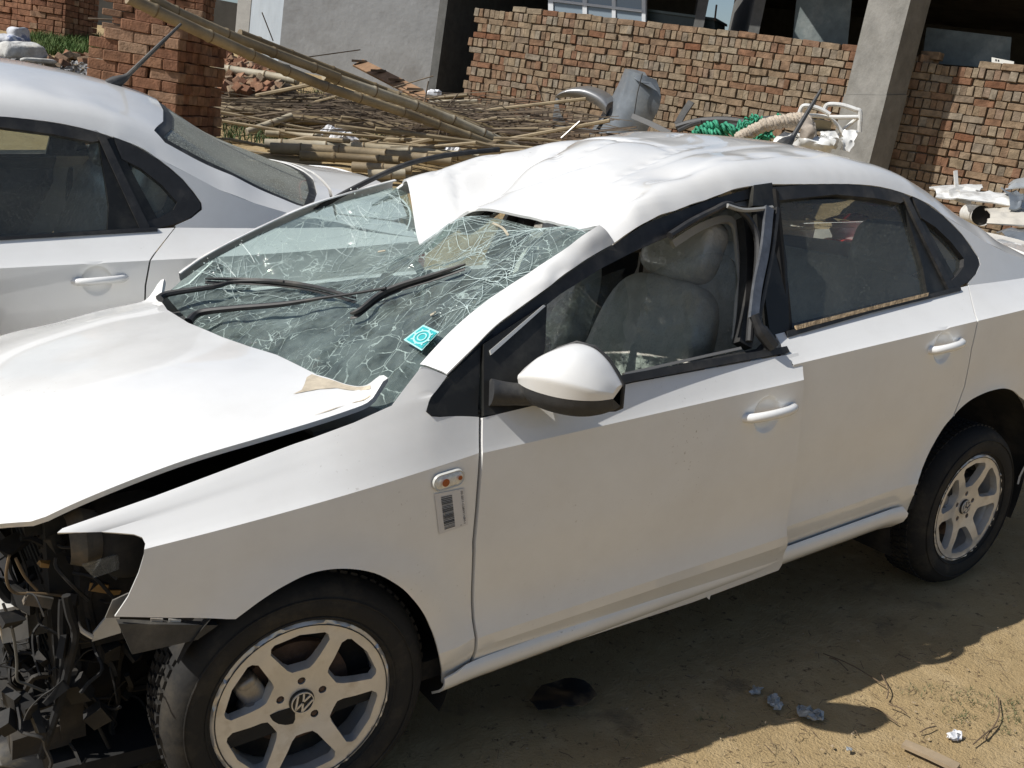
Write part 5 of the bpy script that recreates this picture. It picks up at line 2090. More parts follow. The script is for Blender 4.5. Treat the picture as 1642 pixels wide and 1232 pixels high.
for (xa, xb) in ((887, 934), (941, 981), (987, 1029)):
    ya = lambda x: -1 + (x - 887) * .118
    upx('window_pane', [(xa, ya(xa) - 30), (xb, ya(xb) - 30), (xb, ya(xb) + 26), (xa, ya(xa) + 26)], -.47, .01, PANE)
for (xa, xb, m_) in ((879, 887, 0), (934, 941, 0), (981, 987, 0), (1029, 1035, 0)):
    upx('window_stile', [(xa, -34 + (xa - 887) * .118), (xb, -34 + (xb - 887) * .118), (xb, 26 + (xb - 887) * .118), (xa, 26 + (xa - 887) * .118)], -.45, .05, WHT)
upx('window_rail', [(887, -1), (1029, 15.8), (1029, 19.8), (887, 3)], -.44, .05, WHT)
dk = empty('dark_counter', tuple(wp(1090, 40, -.7)))
tag(dk, 'dark green counter standing behind the wall beside the window unit', 'counter')
flat_poly('counter_front', [wp(*q, -.62) - wp(1090, 40, -.7) for q in ((1036, 18), (1146, 32), (1146, 56), (1036, 44))], mat('dark_green_metal', (.035, .05, .045), .5, var=.3), dk, .4, -WN)
flat_poly('counter_top', [wp(*q, -.60) - wp(1090, 40, -.7) for q in ((1034, 14), (1148, 29), (1148, 33), (1034, 18))], mat('dark_green_metal2', (.06, .08, .07), .4, var=.3), dk, .45, -WN)
tag(MB().tube([wp(1146, 34, -.6), wp(1149, 8, -.6)], .012, 6).build('thin_rod', RUST, None), 'thin upright rod at the right end of the dark counter', 'rod')

# plastered wall, its return, pillars and far walls
def slab(name, label, cat, pa, pb, lo, hi, th, m, grp=None):
    """upright wall between two points; th is its depth away from the camera"""
    pa, pb = np.array(pa), np.array(pb)
    d = pb - pa
    d = d - UP * d.dot(UP)
    n = np.cross(UP, d)
    n /= np.linalg.norm(n)
    base = pa + UP * lo
    V = []
    for q in (pa, pa + d):
        for t in (0, th):
            for h in (lo, hi):
                V.append(q + n * t + UP * h)
    o = MB().add([v - base for v in V], [(0, 1, 3, 2), (4, 6, 7, 5), (0, 4, 5, 1), (2, 3, 7, 6), (0, 2, 6, 4), (1, 5, 7, 3)]).build(name, m, None, smooth=False)
    o.location = base
    tag(o, label, cat, grp)
    return o


slab('plaster_wall', 'tall grey plastered wall behind the bamboo poles', 'wall', atD(447, 90, 16.2), atD(737, 90, 15.3), -2, 4, .25, PLASTER)
slab('plaster_wall', 'narrow return of the plastered wall beside the pale post, tinted bluish for shade', 'wall', atD(399, 60, 19.5), atD(447.5, 90, 16.4), -2, 4, .2, mat('shaded_plaster', (.30, .34, .38), .9, var=.12, vscale=2))  # bluish colour stands in for the shade on this face
slab('concrete_post', 'slim pale concrete post left of the plastered wall', 'post', atD(378, 40, 20.4), atD(399, 44, 20.3), -3, 4, .3, mat('pale_concrete', (.50, .49, .46), .9, var=.15))
slab('dark_pillar', 'dark stained pillar between plastered wall and brick wall', 'pillar', atD(736, 80, 15.4), atD(768, 84, 15.0), -2.2, 4, .4, CONC_DARK)
FARW = mat('far_grey_render', (.20, .20, .19), .95, var=.2, vscale=1.5, col2=(.13, .13, .12), c2scale=1, c2amt=(.45, .7))
slab('boundary_wall', 'far grey boundary wall beside the pale post', 'wall', atD(310, 20, 24), atD(380, 30, 24), -3, 1.0 * 24 * 22 / 1557 + .02, .2, FARW)
slab('boundary_wall', 'far grey boundary wall seen between the two old brick piers', 'wall', atD(95, 20, 20), atD(200, 30, 20), -3, 3, .2, FARW)


# ------------------------------------------------------------------ brick stack and piers at the left
def stack_frame(px, py, D, th):
    P0 = atD(px, py, D)
    w = ray(px, py)
    w = w - UP * w.dot(UP)
    w /= np.linalg.norm(w)
    left = -np.cross(w, UP)
    dl = left * math.cos(th) + w * math.sin(th)
    return P0, dl


P0, dl = stack_frame(287, 110, 8.0, math.radians(25))
foot = P0 - UP * 1.05
MS = frame(foot, -dl)     # x towards the corner, y away from the camera
stk_ = empty('brick_stack')
stk_.matrix_world = MS
tag(stk_, 'chest-high stack of red bricks with stepped top behind the parked car', 'brick stack')
rb_ = random.Random(21)
for L_ in range(18):
    z = .04 + L_ * .0785
    row = [(-.118, .235), (-.361, .235), (-.604, .235)] if L_ % 2 == 0 else [(-.058, .115), (-.24, .235), (-.483, .235), (-.664, .115)]
    for x, w_ in row:
        if L_ >= 15 and x < -.62 + (L_ - 15) * .16:
            continue
        o = bpy.data.objects.new('brick', brick_mesh('flat', (1, 1, 1), BRICK_RED, rb_.randrange(10)))
        link(o, stk_)
        o.location = (x + rb_.uniform(-.008, .008), .057 + rb_.uniform(-.012, .008), z)
        o.scale = (w_, .115, .076)
        o.rotation_euler = (rb_.uniform(-.02, .02), rb_.uniform(-.02, .02), rb_.uniform(-.05, .05))
    for j in range(6):
        if L_ == 17 and j > 2:
            continue
        o = bpy.data.objects.new('brick', brick_mesh('half', (1, 1, 1), BRICK_RED, rb_.randrange(10)))
        link(o, stk_)
        o.location = (-.118 + rb_.uniform(-.02, .016), .178 + j * .122, z + rb_.uniform(-.004, .004))
        o.scale = (.235, .118, .076)
        o.rotation_euler = (rb_.uniform(-.03, .03), 0, rb_.uniform(-.05, .05))
MB().box((-.45, .45, .62), (.45, .55, 1.2)).build('stack_core', MORTAR, stk_, smooth=False)


def brick_pier(label, pa, pb, lo, hi, depth, m, seed, hole=None):
    pa, pb = np.array(pa), np.array(pb)
    d = pb - pa
    L_ = np.linalg.norm(d)
    M = frame(pa + UP * lo, d)
    pr = empty('brick_pier')
    pr.matrix_world = M
    tag(pr, label, 'brick pier')
    r_ = random.Random(seed)
    mb = MB()
    H_ = hi - lo
    z, row = 0, 0
    while z < H_:
        x = -.12 * (row % 2)
        while x < L_:
            w = .235 if r_.random() < .6 else .115
            w = min(w, L_ - x + .02)
            if not (hole and hole(x + w / 2, z)):
                R_ = Matrix.Translation((x + w / 2, .06 + r_.uniform(-.012, .012), z + .038)) @ Matrix.Diagonal((w - .006, .115, .072, 1))
                mb.add([R_ @ Vector(v) for v in brick_shape(r_.randrange(10 ** 6), (1, 1, 1))], BF)
            x += w + .004
        # right-hand face
        y = .12
        while y < depth:
            R_ = Matrix.Translation((L_ - .06 + r_.uniform(-.01, .01), y + .06, z + .038)) @ Matrix.Diagonal((.115, .118, .072, 1))
            mb.add([R_ @ Vector(v) for v in brick_shape(r_.randrange(10 ** 6), (1, 1, 1))], BF)
            y += .122
        z += .078
        row += 1
    tag(mb.build('brickwork', m, pr, smooth=False), kind='stuff')
    MB().box((L_ / 2, depth / 2 + .1, H_ / 2), (L_ - .16, depth - .16, H_ - .08)).build('pier_core', MORTAR, pr, smooth=False)


brick_pier('old red brick pier at the upper left behind the sacks', atD(-60, 30, 16.5), atD(58, 40, 15.6), -.45, 2.2, .6, BRICK_RED, 31)
brick_pier('old red brick pier with weeds at its foot left of the grey wall', atD(60, 40, 15.5), atD(102, 42, 15.3), -.45, 2.2, .8, BRICK_RED, 32)
brick_pier('broad red brick pier with a dark hole behind the brick stack', atD(180, 20, 13.2), atD(322, 32, 12.9), -.9, 2.0, .6, BRICK_RED, 33, hole=lambda x, z: .62 < x < .85 and .72 < z < .90)


# ------------------------------------------------------------------ gravel, grass, sacks, rubble
def gpos(x, y, D):
    p = atD(x, y, D)
    return np.array((p[0], p[1], ground_z(p[0], p[1])))


def patch(name, pxs, D, m, lift=.012):
    out = []
    for (x, y) in pxs:
        p = on_surf(x, y, ground_z, 4, 30, 120)
        if p is None:
            p = atD(x, y, D)
        out.append((p[0], p[1]))
    o = panel(name, out, lambda x, y: (x, y, ground_z(x, y) + lift), m, None, du=.25, dv=.25, step=.2, solid=0)
    return out, o


GRAVEL = mat('grey_gravel', (.27, .27, .27), .95, var=.45, vscale=30, bump=1., bscale=22, dist=.05)
gv = MB()
rg_ = random.Random(4)
for i in range(2600):
    q = (rg_.uniform(-40, 150), rg_.uniform(82, 128))
    if q[1] < 84 + max(0, q[0]) * .14:
        continue
    p = on_surf(*q, ground_z, 5, 22, 60)
    if p is None:
        continue
    s = rg_.uniform(.015, .045)
    gv.add([p + np.array([rg_.uniform(-1, 1), rg_.uniform(-1, 1), rg_.uniform(-.2, 1)]) * s for _ in range(4)], [(0, 1, 2), (0, 1, 3), (1, 2, 3), (0, 2, 3)])
tag(gv.build('gravel', GRAVEL, None, smooth=False), 'grey gravel spread on the ground in front of the sacks', 'gravel', kind='stuff')


def grass(name, label, regions, m, hmin, hmax, seed, w=.006, t0=4, t1=30):
    r_ = random.Random(seed)
    mb = MB()
    for (poly, cnt) in regions:
        P = np.array(poly)
        k = 0
        while k < cnt:
            q = (r_.uniform(P[:, 0].min(), P[:, 0].max()), r_.uniform(P[:, 1].min(), P[:, 1].max()))
            k += 1
            if not inside_many([q], poly)[0]:
                continue
            p = on_surf(*q, ground_z, t0, t1, 60)
            if p is None:
                continue
            h = r_.uniform(hmin, hmax)
            a = r_.uniform(0, 6.28)
            u = np.array((math.cos(a), math.sin(a), 0))
            lean = np.array((r_.gauss(0, .35), r_.gauss(0, .35), 1.)) * h
            p0_ = p - np.array((0, 0, .01))
            mb.add([p0_ - u * w, p0_ + u * w, p0_ + lean * .55 + u * w * .7 + np.array((0, 0, .0)), p0_ + lean + np.array((r_.gauss(0, .2), r_.gauss(0, .2), 0)) * h, p0_ + lean * .55 - u * w * .7], [(0, 1, 2, 4), (4, 2, 3)])
    o = mb.build(name, m, None, smooth=False)
    tag(o, label, 'grass', kind='stuff')
    return o


GRASS = mat('fresh_grass', (.075, .14, .028), .8, var=.4, vscale=3, col2=(.13, .16, .045), c2scale=2, c2amt=(.45, .65))
WEED = mat('dark_weeds', (.05, .085, .025), .85, var=.4, vscale=4, col2=(.11, .11, .045), c2scale=3, c2amt=(.45, .65))
grass('grass', 'bright green grass strip between the sacks and the brick stack', [([(40, 62), (100, 58), (165, 64), (165, 90), (110, 92), (60, 84)], 5200)], GRASS, .05, .15, 51, .008)
grass('weeds', 'dark weeds growing under the bamboo poles and rods', [([(440, 150), (520, 145), (590, 165), (560, 185), (430, 180)], 900), ([(355, 190), (470, 190), (540, 210), (520, 236), (360, 230)], 900), ([(520, 205), (640, 212), (640, 240), (530, 240)], 700), ([(355, 150), (420, 150), (400, 172), (352, 172)], 250), ([(800, 180), (880, 186), (860, 210), (800, 205)], 200)], WEED, .03, .13, 52, .007)
SACK = mat('woven_sack', (.52, .52, .50), .8, var=.3, vscale=6, bump=.5, bscale=14, dist=.03, col2=(.30, .27, .22), c2scale=4, c2amt=(.5, .7))
SACKB = mat('blue_white_sack', (.50, .52, .56), .7, var=.4, vscale=6, bump=.5, bscale=14, dist=.03, col2=(.14, .18, .30), c2scale=7, c2amt=(.52, .6))
for (px_, py_, D, s, rz, m, lab) in ((38, 84, 12.3, (.46, .30, .20), .15, SACK, 'full white sack lying in front of the other sacks'), (10, 76, 12.7, (.36, .28, .26), -.5, SACKB, 'striped white sack leaning at the left edge of the picture'), (31, 68, 13.2, (.22, .20, .32), .4, SACKB, 'blue and white sack standing upright behind the full one'), (62, 98, 11.8, (.34, .16, .05), .1, SACK, 'flat empty white sack lying beside the rubble')):
    p = atD(px_, py_, D)
    mb = MB()
    sk_ = random.Random(px_)

    def fn(v, s=s, sd=px_):
        n = noise.noise_vector(Vector((v.x * 9 + sd, v.y * 9, v.z * 9)))
        return v + n * .035 * min(1, s[2] * 5)
    sbox(mb, (0, 0, 0), s, .55, Matrix.Rotation(rz, 4, 'Z'), 26, 16, fn)
    o = mb.build('sack', m, None, angle=70)
    o.location = p
    tag(o, lab, 'sack', 'sacks by the grass')
rr_ = random.Random(8)
rub = empty('brick_rubble', tuple(on_surf(110, 100, ground_z, 4, 30, 100)))
tag(rub, 'scatter of broken pale bricks on the ground left of the brick stack', 'rubble')
o0_ = np.array(rub.location)
for i in range(34):
    q = (rr_.uniform(60, 165), rr_.uniform(84, 112))
    if q[1] < 100 - (q[0] - 60) * .13:
        continue
    p = on_surf(*q, ground_z, 5, 22, 80)
    if p is None:
        continue
    o = bpy.data.objects.new('brick', brick_mesh('flat', (1, 1, 1), BRICK_PALE if rr_.random() < .6 else BRICK_RED, i % 10))
    link(o, rub)
    o.location = p - o0_ + np.array((0, 0, .03))
    o.scale = (rr_.uniform(.1, .2), .11, .075)
    o.rotation_euler = (rr_.uniform(-.5, .5), rr_.uniform(-.5, .5), rr_.uniform(0, 3))
rub2 = empty('brick_rubble', tuple(atD(400, 120, 12.0)))
tag(rub2, 'heap of broken red bricks to the right of the brick stack under the bamboo', 'rubble')
o0_ = np.array(rub2.location)
for i in range(150):
    a, b = rr_.random(), rr_.random()
    q = (352 + 95 * a, 72 + 75 * b)
    if q[1] < 74 + 45 * a:
        continue
    p = atD(q[0], q[1], 12.4 - 1.6 * b)
    o = bpy.data.objects.new('brick', brick_mesh('half', (1, 1, 1), BRICK_RED if rr_.random() < .75 else BRICK_MIX, i % 10))
    link(o, rub2)
    o.location = p - o0_
    o.scale = (rr_.uniform(.08, .16), rr_.uniform(.07, .12), rr_.uniform(.05, .09))
    o.rotation_euler = (rr_.uniform(-1, 1), rr_.uniform(-1, 1), rr_.uniform(0, 3))
hp = MB()
sbox(hp, atD(395, 132, 12.3) - UP * .25 - o0_, (1.3, 1.3, .75), .9, None, 20, 12, lambda v: v + noise.noise_vector(v * 3) * .1)
hp.build('rubble_core', MORTAR, rub2, angle=60)


# ------------------------------------------------------------------ bamboo
def bamboo_material(name, a, b, dk):
    m = mat(name, a, .6, var=.25, vscale=5, col2=b, c2scale=3, c2amt=(.4, .65), bump=.15, bscale=30, dist=.01)
    return m


BAM = bamboo_material('dry_bamboo', (.31, .245, .15), (.21, .16, .095), 0)
BAMP = bamboo_material('pale_bamboo', (.42, .38, .29), (.32, .26, .165), 0)
BAMD = bamboo_material('old_bamboo', (.23, .17, .085), (.15, .11, .06), 0)
NODE = mat('bamboo_joint', (.16, .11, .055), .8)


def bamboo(pxs, Ds, r_, m, label, cat='bamboo pole', group='bamboo poles in the heap', seed=0):
    P = [atD(x, y, d) for (x, y), d in zip(pxs, Ds)]
    base = P[-1].copy()
    P = smooth_line([p - base for p in P], 8)
    s = np.r_[0, np.cumsum([np.linalg.norm(b - a) for a, b in zip(P, P[1:])])]
    Lh = s[-1]
    o = empty('bamboo_pole', tuple(base))
    tag(o, label, cat, group)
    pts, rad = [], []
    rs2 = random.Random(seed + int(pxs[0][0]))
    nodes = []
    x = rs2.uniform(.1, .3)
    while x < Lh:
        nodes.append(x)
        x += rs2.uniform(.32, .45)
    samp = sorted(set([0, Lh] + [n + d for n in nodes for d in (-.03, -.012, 0, .012, .03) if 0 < n + d < Lh]))
    A = np.array(P)
    for q in samp:
        pts.append(tuple(np.interp(q, s, A[:, i]) for i in range(3)))
        dmin = min([abs(q - n) for n in nodes] + [9])
        rad.append(r_ * (1.13 if dmin < .004 else 1.05 if dmin < .015 else 1.0) * (1 - .12 * q / Lh))
    MB().tube(pts, rad, 10).build('culm', m, o, angle=60)
    for n in nodes:
        p = np.array([np.interp(n, s, A[:, i]) for i in range(3)])
        p2 = np.array([np.interp(min(Lh, n + .01), s, A[:, i]) for i in range(3)])
        MB().tube([p, p2], r_ * 1.15 * (1 - .12 * n / Lh), 10).build('joint', NODE, o)
    return o


BP = [([(205, -4), (340, 60), (511, 135), (625, 173), (704, 201), (800, 236)], (7.3, 7.55, 8.3, 8.7, 9.0, 9.3), .043, BAM, 'long lower bamboo pole slanting from the upper left over the heap'),
      ([(236, -4), (340, 46), (543, 124)], (7.4, 7.7, 8.5), .042, BAM, 'long upper bamboo pole slanting beside the lower one from the upper left'),
      ([(520, 120), (620, 154), (710, 186), (830, 238)], (8.5, 8.8, 9.1, 9.4), .045, BAMP, 'pale bamboo pole continuing the upper slanting pole down to the car roof'),
      ([(384, 54), (500, 100), (619, 146), (720, 184), (860, 232)], (8.6, 9.0, 9.3, 9.6, 9.9), .036, BAMD, 'thin grey-brown bamboo pole rearmost of the slanting bundle'),
      ([(619, 148), (720, 187), (845, 238)], (9.3, 9.5, 9.8), .042, BAM, 'short slanting bamboo pole at the right side of the bundle'),
      ([(350, 110), (420, 120), (478, 130)], (11.4, 11.2, 11.0), .050, BAMP, 'pale bamboo pole crossing the red rubble heap'),
      ([(345, 176), (470, 181), (595, 186)], (10.6, 10.5, 10.4), .045, BAM, 'level bamboo pole just right of the brick stack foot'),
      ([(460, 190), (600, 202), (725, 218)], (10.1, 10.0, 9.9), .045, BAMD, 'dark level bamboo pole below the slanting bundle'),
      ([(425, 231), (600, 238), (768, 253)], (9.0, 8.9, 8.8), .046, BAMP, 'pale bamboo pole nearest behind the parked car boot'),
      ([(434, 238), (580, 245), (724, 259)], (8.8, 8.7, 8.6), .050, BAM, 'bamboo pole lying right in front of the pale one behind the boot'),
      ([(480, 250), (560, 254), (640, 258)], (8.5, 8.5, 8.4), .042, BAMD, 'short dark bamboo pole behind the boot lid'),
      ([(565, 268), (660, 273)], (8.3, 8.2), .044, BAM, 'bamboo pole just above the front roof seal of the wrecked car'),
      ([(590, 281), (650, 279)], (8.1, 8.1), .044, BAMP, 'lowest bamboo pole end beside the wrecked car roof'),
      ([(396, 212), (432, 199), (468, 186)], (9.8, 9.9, 10.0), .035, BAMP, 'short pale bamboo piece propped above the rear window'),
      ([(600, 237), (640, 229), (680, 221)], (9.4, 9.5, 9.6), .035, BAMD, 'short bamboo piece under the slanting bundle'),
      ([(425, 214), (470, 217), (515, 220)], (9.5, 9.5, 9.4), .030, BAMP, 'thin pale bamboo stick lying in the weeds')]
for i, (a, d, r_, m, l) in enumerate(BP):
    bamboo(a, d, r_, m, l, seed=i)
for i, (a, b) in enumerate((((688, 164), (766, 163)), ((700, 170), (778, 169)), ((712, 176), (792, 178)), ((735, 183), (820, 184)), ((760, 190), (850, 188)), ((690, 158), (750, 152)), ((770, 198), (880, 196)))):
    bamboo([a, b], (11.5 - i * .08, 11.3 - i * .08), .026, BAM if i % 2 else BAMP, ['second thin stick from the top of the pile below the dark pillar', 'third thin stick from the top of the pile below the dark pillar', 'fourth thin stick from the top of the pile below the dark pillar', 'fifth thin stick from the top of the pile below the dark pillar', 'sixth thin stick from the top of the pile below the dark pillar', 'topmost tilted thin stick of the pile below the dark pillar', 'lowest and longest thin stick of the pile below the dark pillar'][i], group='sticks piled below the dark pillar', seed=40 + i)

# nailed plank with battens
pl = empty('plank', tuple(atD(690, 160, 12.6)))
tag(pl, 'brown plank with cross battens slanting against the plastered wall', 'plank')
pb_ = np.array(pl.location)
A_, B_ = atD(574, 101, 14.0) - pb_, atD(690, 160, 12.6) - pb_
MB().ribbon([A_, (A_ + B_) / 2, B_], .17, (-.4, -.6, .7), .03).build('board', mat('brown_board', (.24, .14, .075), .8, var=.3, vscale=8), pl, smooth=False)
for t in (.02, .3, .55, .8):
    c = A_ + (B_ - A_) * t
    MB().box(c + np.array((-.015, -.03, .03)), (.20, .05, .03), Matrix.Rotation(-.5, 4, 'Z')).build('batten', mat('dark_batten', (.10, .065, .04), .8), pl, smooth=False)

# reinforcing rods, wire and twigs lying in a tangle
RT = mat('rusty_rods', (.10, .072, .052), .85, var=.4, vscale=6, col2=(.20, .155, .105), c2scale=1.5, c2amt=(.42, .6))
tw = MB()
rt_ = random.Random(77)
for i in range(380):
    x = rt_.uniform(350, 880)
    lo = 145 + max(0, (x - 350)) * .055
    y = rt_.gauss(lo + 26, 15)
    if y > 245 or y < 140:
        continue
    D = 11.5 - (y - 140) * .024 + rt_.uniform(-.3, .3)
    p = atD(x, y, D)
    L_ = rt_.uniform(.5, 2.4)
    a = rt_.gauss(.05, .07) if rt_.random() < .93 else rt_.uniform(-.9, .9)
    if abs(a) > .3:
        L_ *= .35
    dv = CR * math.cos(a) - CU * math.sin(a) + CF * rt_.uniform(-.4, .4)
    bend = np.array([rt_.gauss(0, .06) for _ in range(3)])
    tw.tube([p - dv * L_ / 2, p + bend, p + dv * L_ / 2], rt_.uniform(.003, .007), 4, cap=False)
sl = MB()
for i in range(44):
    x = rt_.uniform(350, 860)
    lo = 150 + max(0, (x - 350)) * .055
    y = rt_.uniform(lo + 5, 250)
    D = 11.2 - (y - 150) * .024 + rt_.uniform(-.3, .3)
    p = atD(x, y, D)
    L_ = rt_.uniform(.7, 2.6)
    a = rt_.gauss(.08, .09)
    dv = CR * math.cos(a) - CU * math.sin(a) + CF * rt_.uniform(-.5, .5)
    sl.tube([p - dv * L_ / 2, p + np.array([rt_.gauss(0, .03) for _ in range(3)]), p + dv * L_ / 2], rt_.uniform(.010, .022), 6)
tag(sl.build('split_bamboo', BAM, None), 'loose layer of thin split bamboo lying under the big poles', 'bamboo', kind='stuff')
tag(tw.build('rods_and_twigs', RT, None), 'tangle of rusty rods and dry twigs lying among the bamboo', 'rods', kind='stuff')
for i, (a, b, D, lab) in enumerate((((687, 130), (668, 235), 10.2, 'upright rusty rod crossing the bamboo bundle'), ((735, 150), (712, 178), 10.6, 'short slanting rod beside the upright rod'), ((708, 200), (697, 243), 9.4, 'thick rusty rod leaning near the wrecked car roof'), ((420, 20), (438, 66), 12.5, 'thin rod leaning on the plastered wall near the pale post'), ((492, 92), (578, 80), 13.0, 'thin level rod sticking out over the bamboo'), ((630, 141), (695, 122), 11.6, 'thin rod rising to the right beside the plank'), ((715, 205), (722, 245), 9.4, 'curved rusty rod right of the thick leaning one'), ((860, 130), (885, 205), 10.8, 'thin rod leaning on the brick wall left of the silver bumper'), ((930, 195), (900, 222), 9.0, 'pale short rod standing just behind the wrecked car roof'), ((141, 30), (182, 32), 8.6, 'thin rod poking out of the brick stack top'))):
    o = MB().tube([atD(*a, D) - atD(*b, D), atD(*b, D) * 0], .010 if i in (2, 8) else .007, 6).build('metal_rod', RT if i != 8 else STEEL, None)
    o.location = atD(*b, D)
    tag(o, lab, 'rod', 'loose rods')
for i, (q, D, s, lab) in enumerate((((535, 213), 9.8, .10, 'crumpled white plastic bag in the weeds under the bamboo'), ((695, 152), 11.8, .09, 'white plastic scrap at the top of the stick pile'), ((725, 243), 8.9, .08, 'white paper scrap lying near the wrecked car roof'), ((550, 226), 9.5, .12, 'flattened white rag below the plastic bag'))):
    mb = MB()
    sbox(mb, (0, 0, 0), (s * 2.2, s * 1.6, s), .8, None, 18, 12, lambda v: v + noise.noise_vector(v * 14 + Vector((i, 0, 0))) * .06)
    o = mb.build('plastic_scrap', mat('white_bag', (.68, .69, .72), .4, var=.2), None, smooth=False)
    o.location = atD(*q, D)
    tag(o, lab, 'litter', 'litter in the heap')


# ------------------------------------------------------------------ wrecked parts piled by the wall
GREYP = mat('grey_car_paint', (.16, .18, .20), .45, .2, var=.25, vscale=6, coat=.4, coatr=.15, col2=(.24, .25, .25), c2scale=5, c2amt=(.5, .75))
SILVP = mat('silver_car_paint', (.24, .245, .25), .38, .5, var=.15, coat=.6)


def local_loft(name, label, cat, A, B, bulge, m, D_off, jit=0., solid=.006, group=None, k=8):
    A = [wp(*q, D_off) for q in A]
    B = [wp(*q, D_off) for q in B]
    base = np.array(B[-1])
    o = loft(name, [a - base for a in A], [b - base for b in B], m, None, bulge, 6, k, jit, solid)
    o.location = base
    if label:
        tag(o, label, cat, group)
    return o


bu = empty('bumper', tuple(wp(930, 210, .5)))
tag(bu, 'torn-off silver car bumper leaning against the brick wall', 'bumper')
b0 = np.array(bu.location)


def bl(pxs, off):
    return [wp(*q, off) - b0 for q in pxs]


loft('bumper_skin', bl([(896, 160), (905, 148), (922, 140), (945, 138), (965, 144), (980, 153), (985, 162)], .50), bl([(896, 158), (912, 156), (930, 158), (946, 164), (958, 171), (968, 180), (972, 184)], .62), SILVP, bu, tuple(-WN * .10 + UP * .02), 6, 8)
loft('bumper_end', bl([(897, 158), (896, 170), (900, 185), (908, 198)], .55), bl([(891, 158), (888, 175), (886, 195), (886, 207)], .48), GREYP, bu, (0, 0, 0), 5, 4)
loft('bumper_end', bl([(972, 183), (966, 192), (960, 200), (955, 207)], .60), bl([(984, 165), (980, 180), (970, 196), (964, 207)], .5), GREYP, bu, (0, 0, 0), 5, 4)
MB().tube(smooth_line(bl([(886, 207), (910, 204), (935, 208), (958, 212)], .6), 5), .02, 8).build('bumper_lip', DARKPLASTIC, bu)
flat_poly('lamp_hole', bl([(929, 148), (934, 144), (939, 146), (937, 151), (931, 152)], .645), BLACKVOID, bu, .003, -WN)
lam = empty('bonnet_panel', tuple(wp(990, 212, .55)))
tag(lam, 'dark grey car panel standing on end against the brick wall', 'car panel')
b0 = np.array(lam.location)
loft('panel_skin', bl([(1003, 110), (990, 140), (972, 172), (945, 216)], .45), bl([(1052, 128), (1059, 150), (1056, 175), (1035, 214)], .55), GREYP, lam, tuple(-WN * .16), 6, 10)
loft('panel_top', bl([(1003, 110), (1018, 112), (1034, 116)], .45), bl([(1020, 128), (1040, 138), (1054, 146)], .70), GREYP, lam, tuple(-WN * .02), 5, 5)
MB().tube(bl([(1030, 118), (1022, 150), (1016, 190)], .72), .006, 5).build('panel_crease', DARKPLASTIC, lam)
o = MB().ribbon([wp(1109, 163, .4) - wp(1086, 200, .5), wp(1096, 182, .45) - wp(1086, 200, .5), wp(1086, 200, .5) * 0], .07, -WN, .03).build('trim_strip', DARKPLASTIC, None)
o.location = wp(1086, 200, .5)
tag(o, 'black plastic trim strip leaning on the wall right of the grey panel', 'trim strip')
o = MB().ribbon([wp(1014, 186, 1.0) - wp(1075, 214, 1.2), wp(1040, 197, 1.1) - wp(1075, 214, 1.2), wp(1075, 214, 1.2) * 0], .05, -WN, .03).build('trim_strip', mat('grey_trim', (.14, .14, .14), .5), None)
o.location = wp(1075, 214, 1.2)
tag(o, 'grey trim strip lying aslant in front of the grey panel', 'trim strip')
# dark bumper skeletons behind the roof
sk = empty('dark_bumper', tuple(wp(1150, 212, 1.4)))
tag(sk, 'black bumper shell lying behind the wrecked car roof', 'bumper')
b0 = np.array(sk.location)
MB().tube(smooth_line(bl([(1085, 204), (1120, 195), (1165, 193), (1210, 199), (1240, 205)], 1.4), 5), .035, 8).build('bumper_bar', DARKPLASTIC, sk)
MB().tube(smooth_line(bl([(1088, 210), (1110, 200), (1125, 196)], 1.5), 4), .022, 6).build('bumper_strut', DARKPLASTIC, sk)
MB().tube(smooth_line(bl([(1145, 210), (1165, 202), (1190, 203)], 1.5), 4), .022, 6).build('bumper_strut', DARKPLASTIC, sk)
MB().tube(smooth_line(bl([(1210, 193), (1250, 190), (1260, 192)], 1.2), 4), .03, 6).build('bumper_strut', DARKPLASTIC, sk)


def rope(name, label, pxs, D, r_, m, amp):
    P = [atD(x, y, D) for x, y in pxs]
    base = P[-1].copy()
    L_ = smooth_line([p - base for p in P], 10)
    o = empty(name, tuple(base))
    tag(o, label, 'rope')
    n = len(L_)
    K = 9 if 'green' in label else 3
    for k in range(K):
        pts = []
        for i, p in enumerate(L_):
            a = i * .9 + k * 6.283 / K
            pts.append(p + (CR * math.cos(a) * .3 + CU * math.sin(a) + CF * math.cos(a)) * r_ * .55 + np.array(noise.noise_vector(Vector(p) * 6 + Vector((k * 3.3 if K > 3 else 0, 0, 0)))) * amp)
        MB().tube(pts, r_ * (.62 if K == 3 else .22), 6).build('rope_strand', m, o, angle=70)
    return o


rope('rope', 'bright green plastic rope heaped behind the wrecked car roof', [(1112, 214), (1135, 209), (1155, 207), (1180, 210), (1205, 210), (1228, 216)], 7.6, .050, mat('green_rope', (.03, .26, .15), .7, var=.5, vscale=14, bump=.6, bscale=40), .07)
rope('rope', 'second green rope tangle under the pale twisted rope', [(1195, 205), (1212, 192), (1225, 198), (1250, 194), (1212, 222), (1232, 218)], 7.4, .030, MATS['green_rope'], .07)
rope('rope', 'thick pale twisted rope beside the green rope', [(1180, 224), (1205, 211), (1230, 200), (1258, 195), (1280, 192), (1298, 196), (1305, 215), (1298, 224)], 7.2, .062, mat('pale_rope', (.42, .36, .29), .9, var=.3, vscale=20, bump=.5, bscale=40), .012)
# white body shell of another wreck behind the aerial
wk = empty('wrecked_body_shell', tuple(atD(1330, 240, 7.6)))
tag(wk, 'torn white car body shell with bare window frames before the column', 'car wreck')
b0 = np.array(wk.location)


def dl_(pxs, D):
    return [atD(x, y, D) - b0 for x, y in pxs]


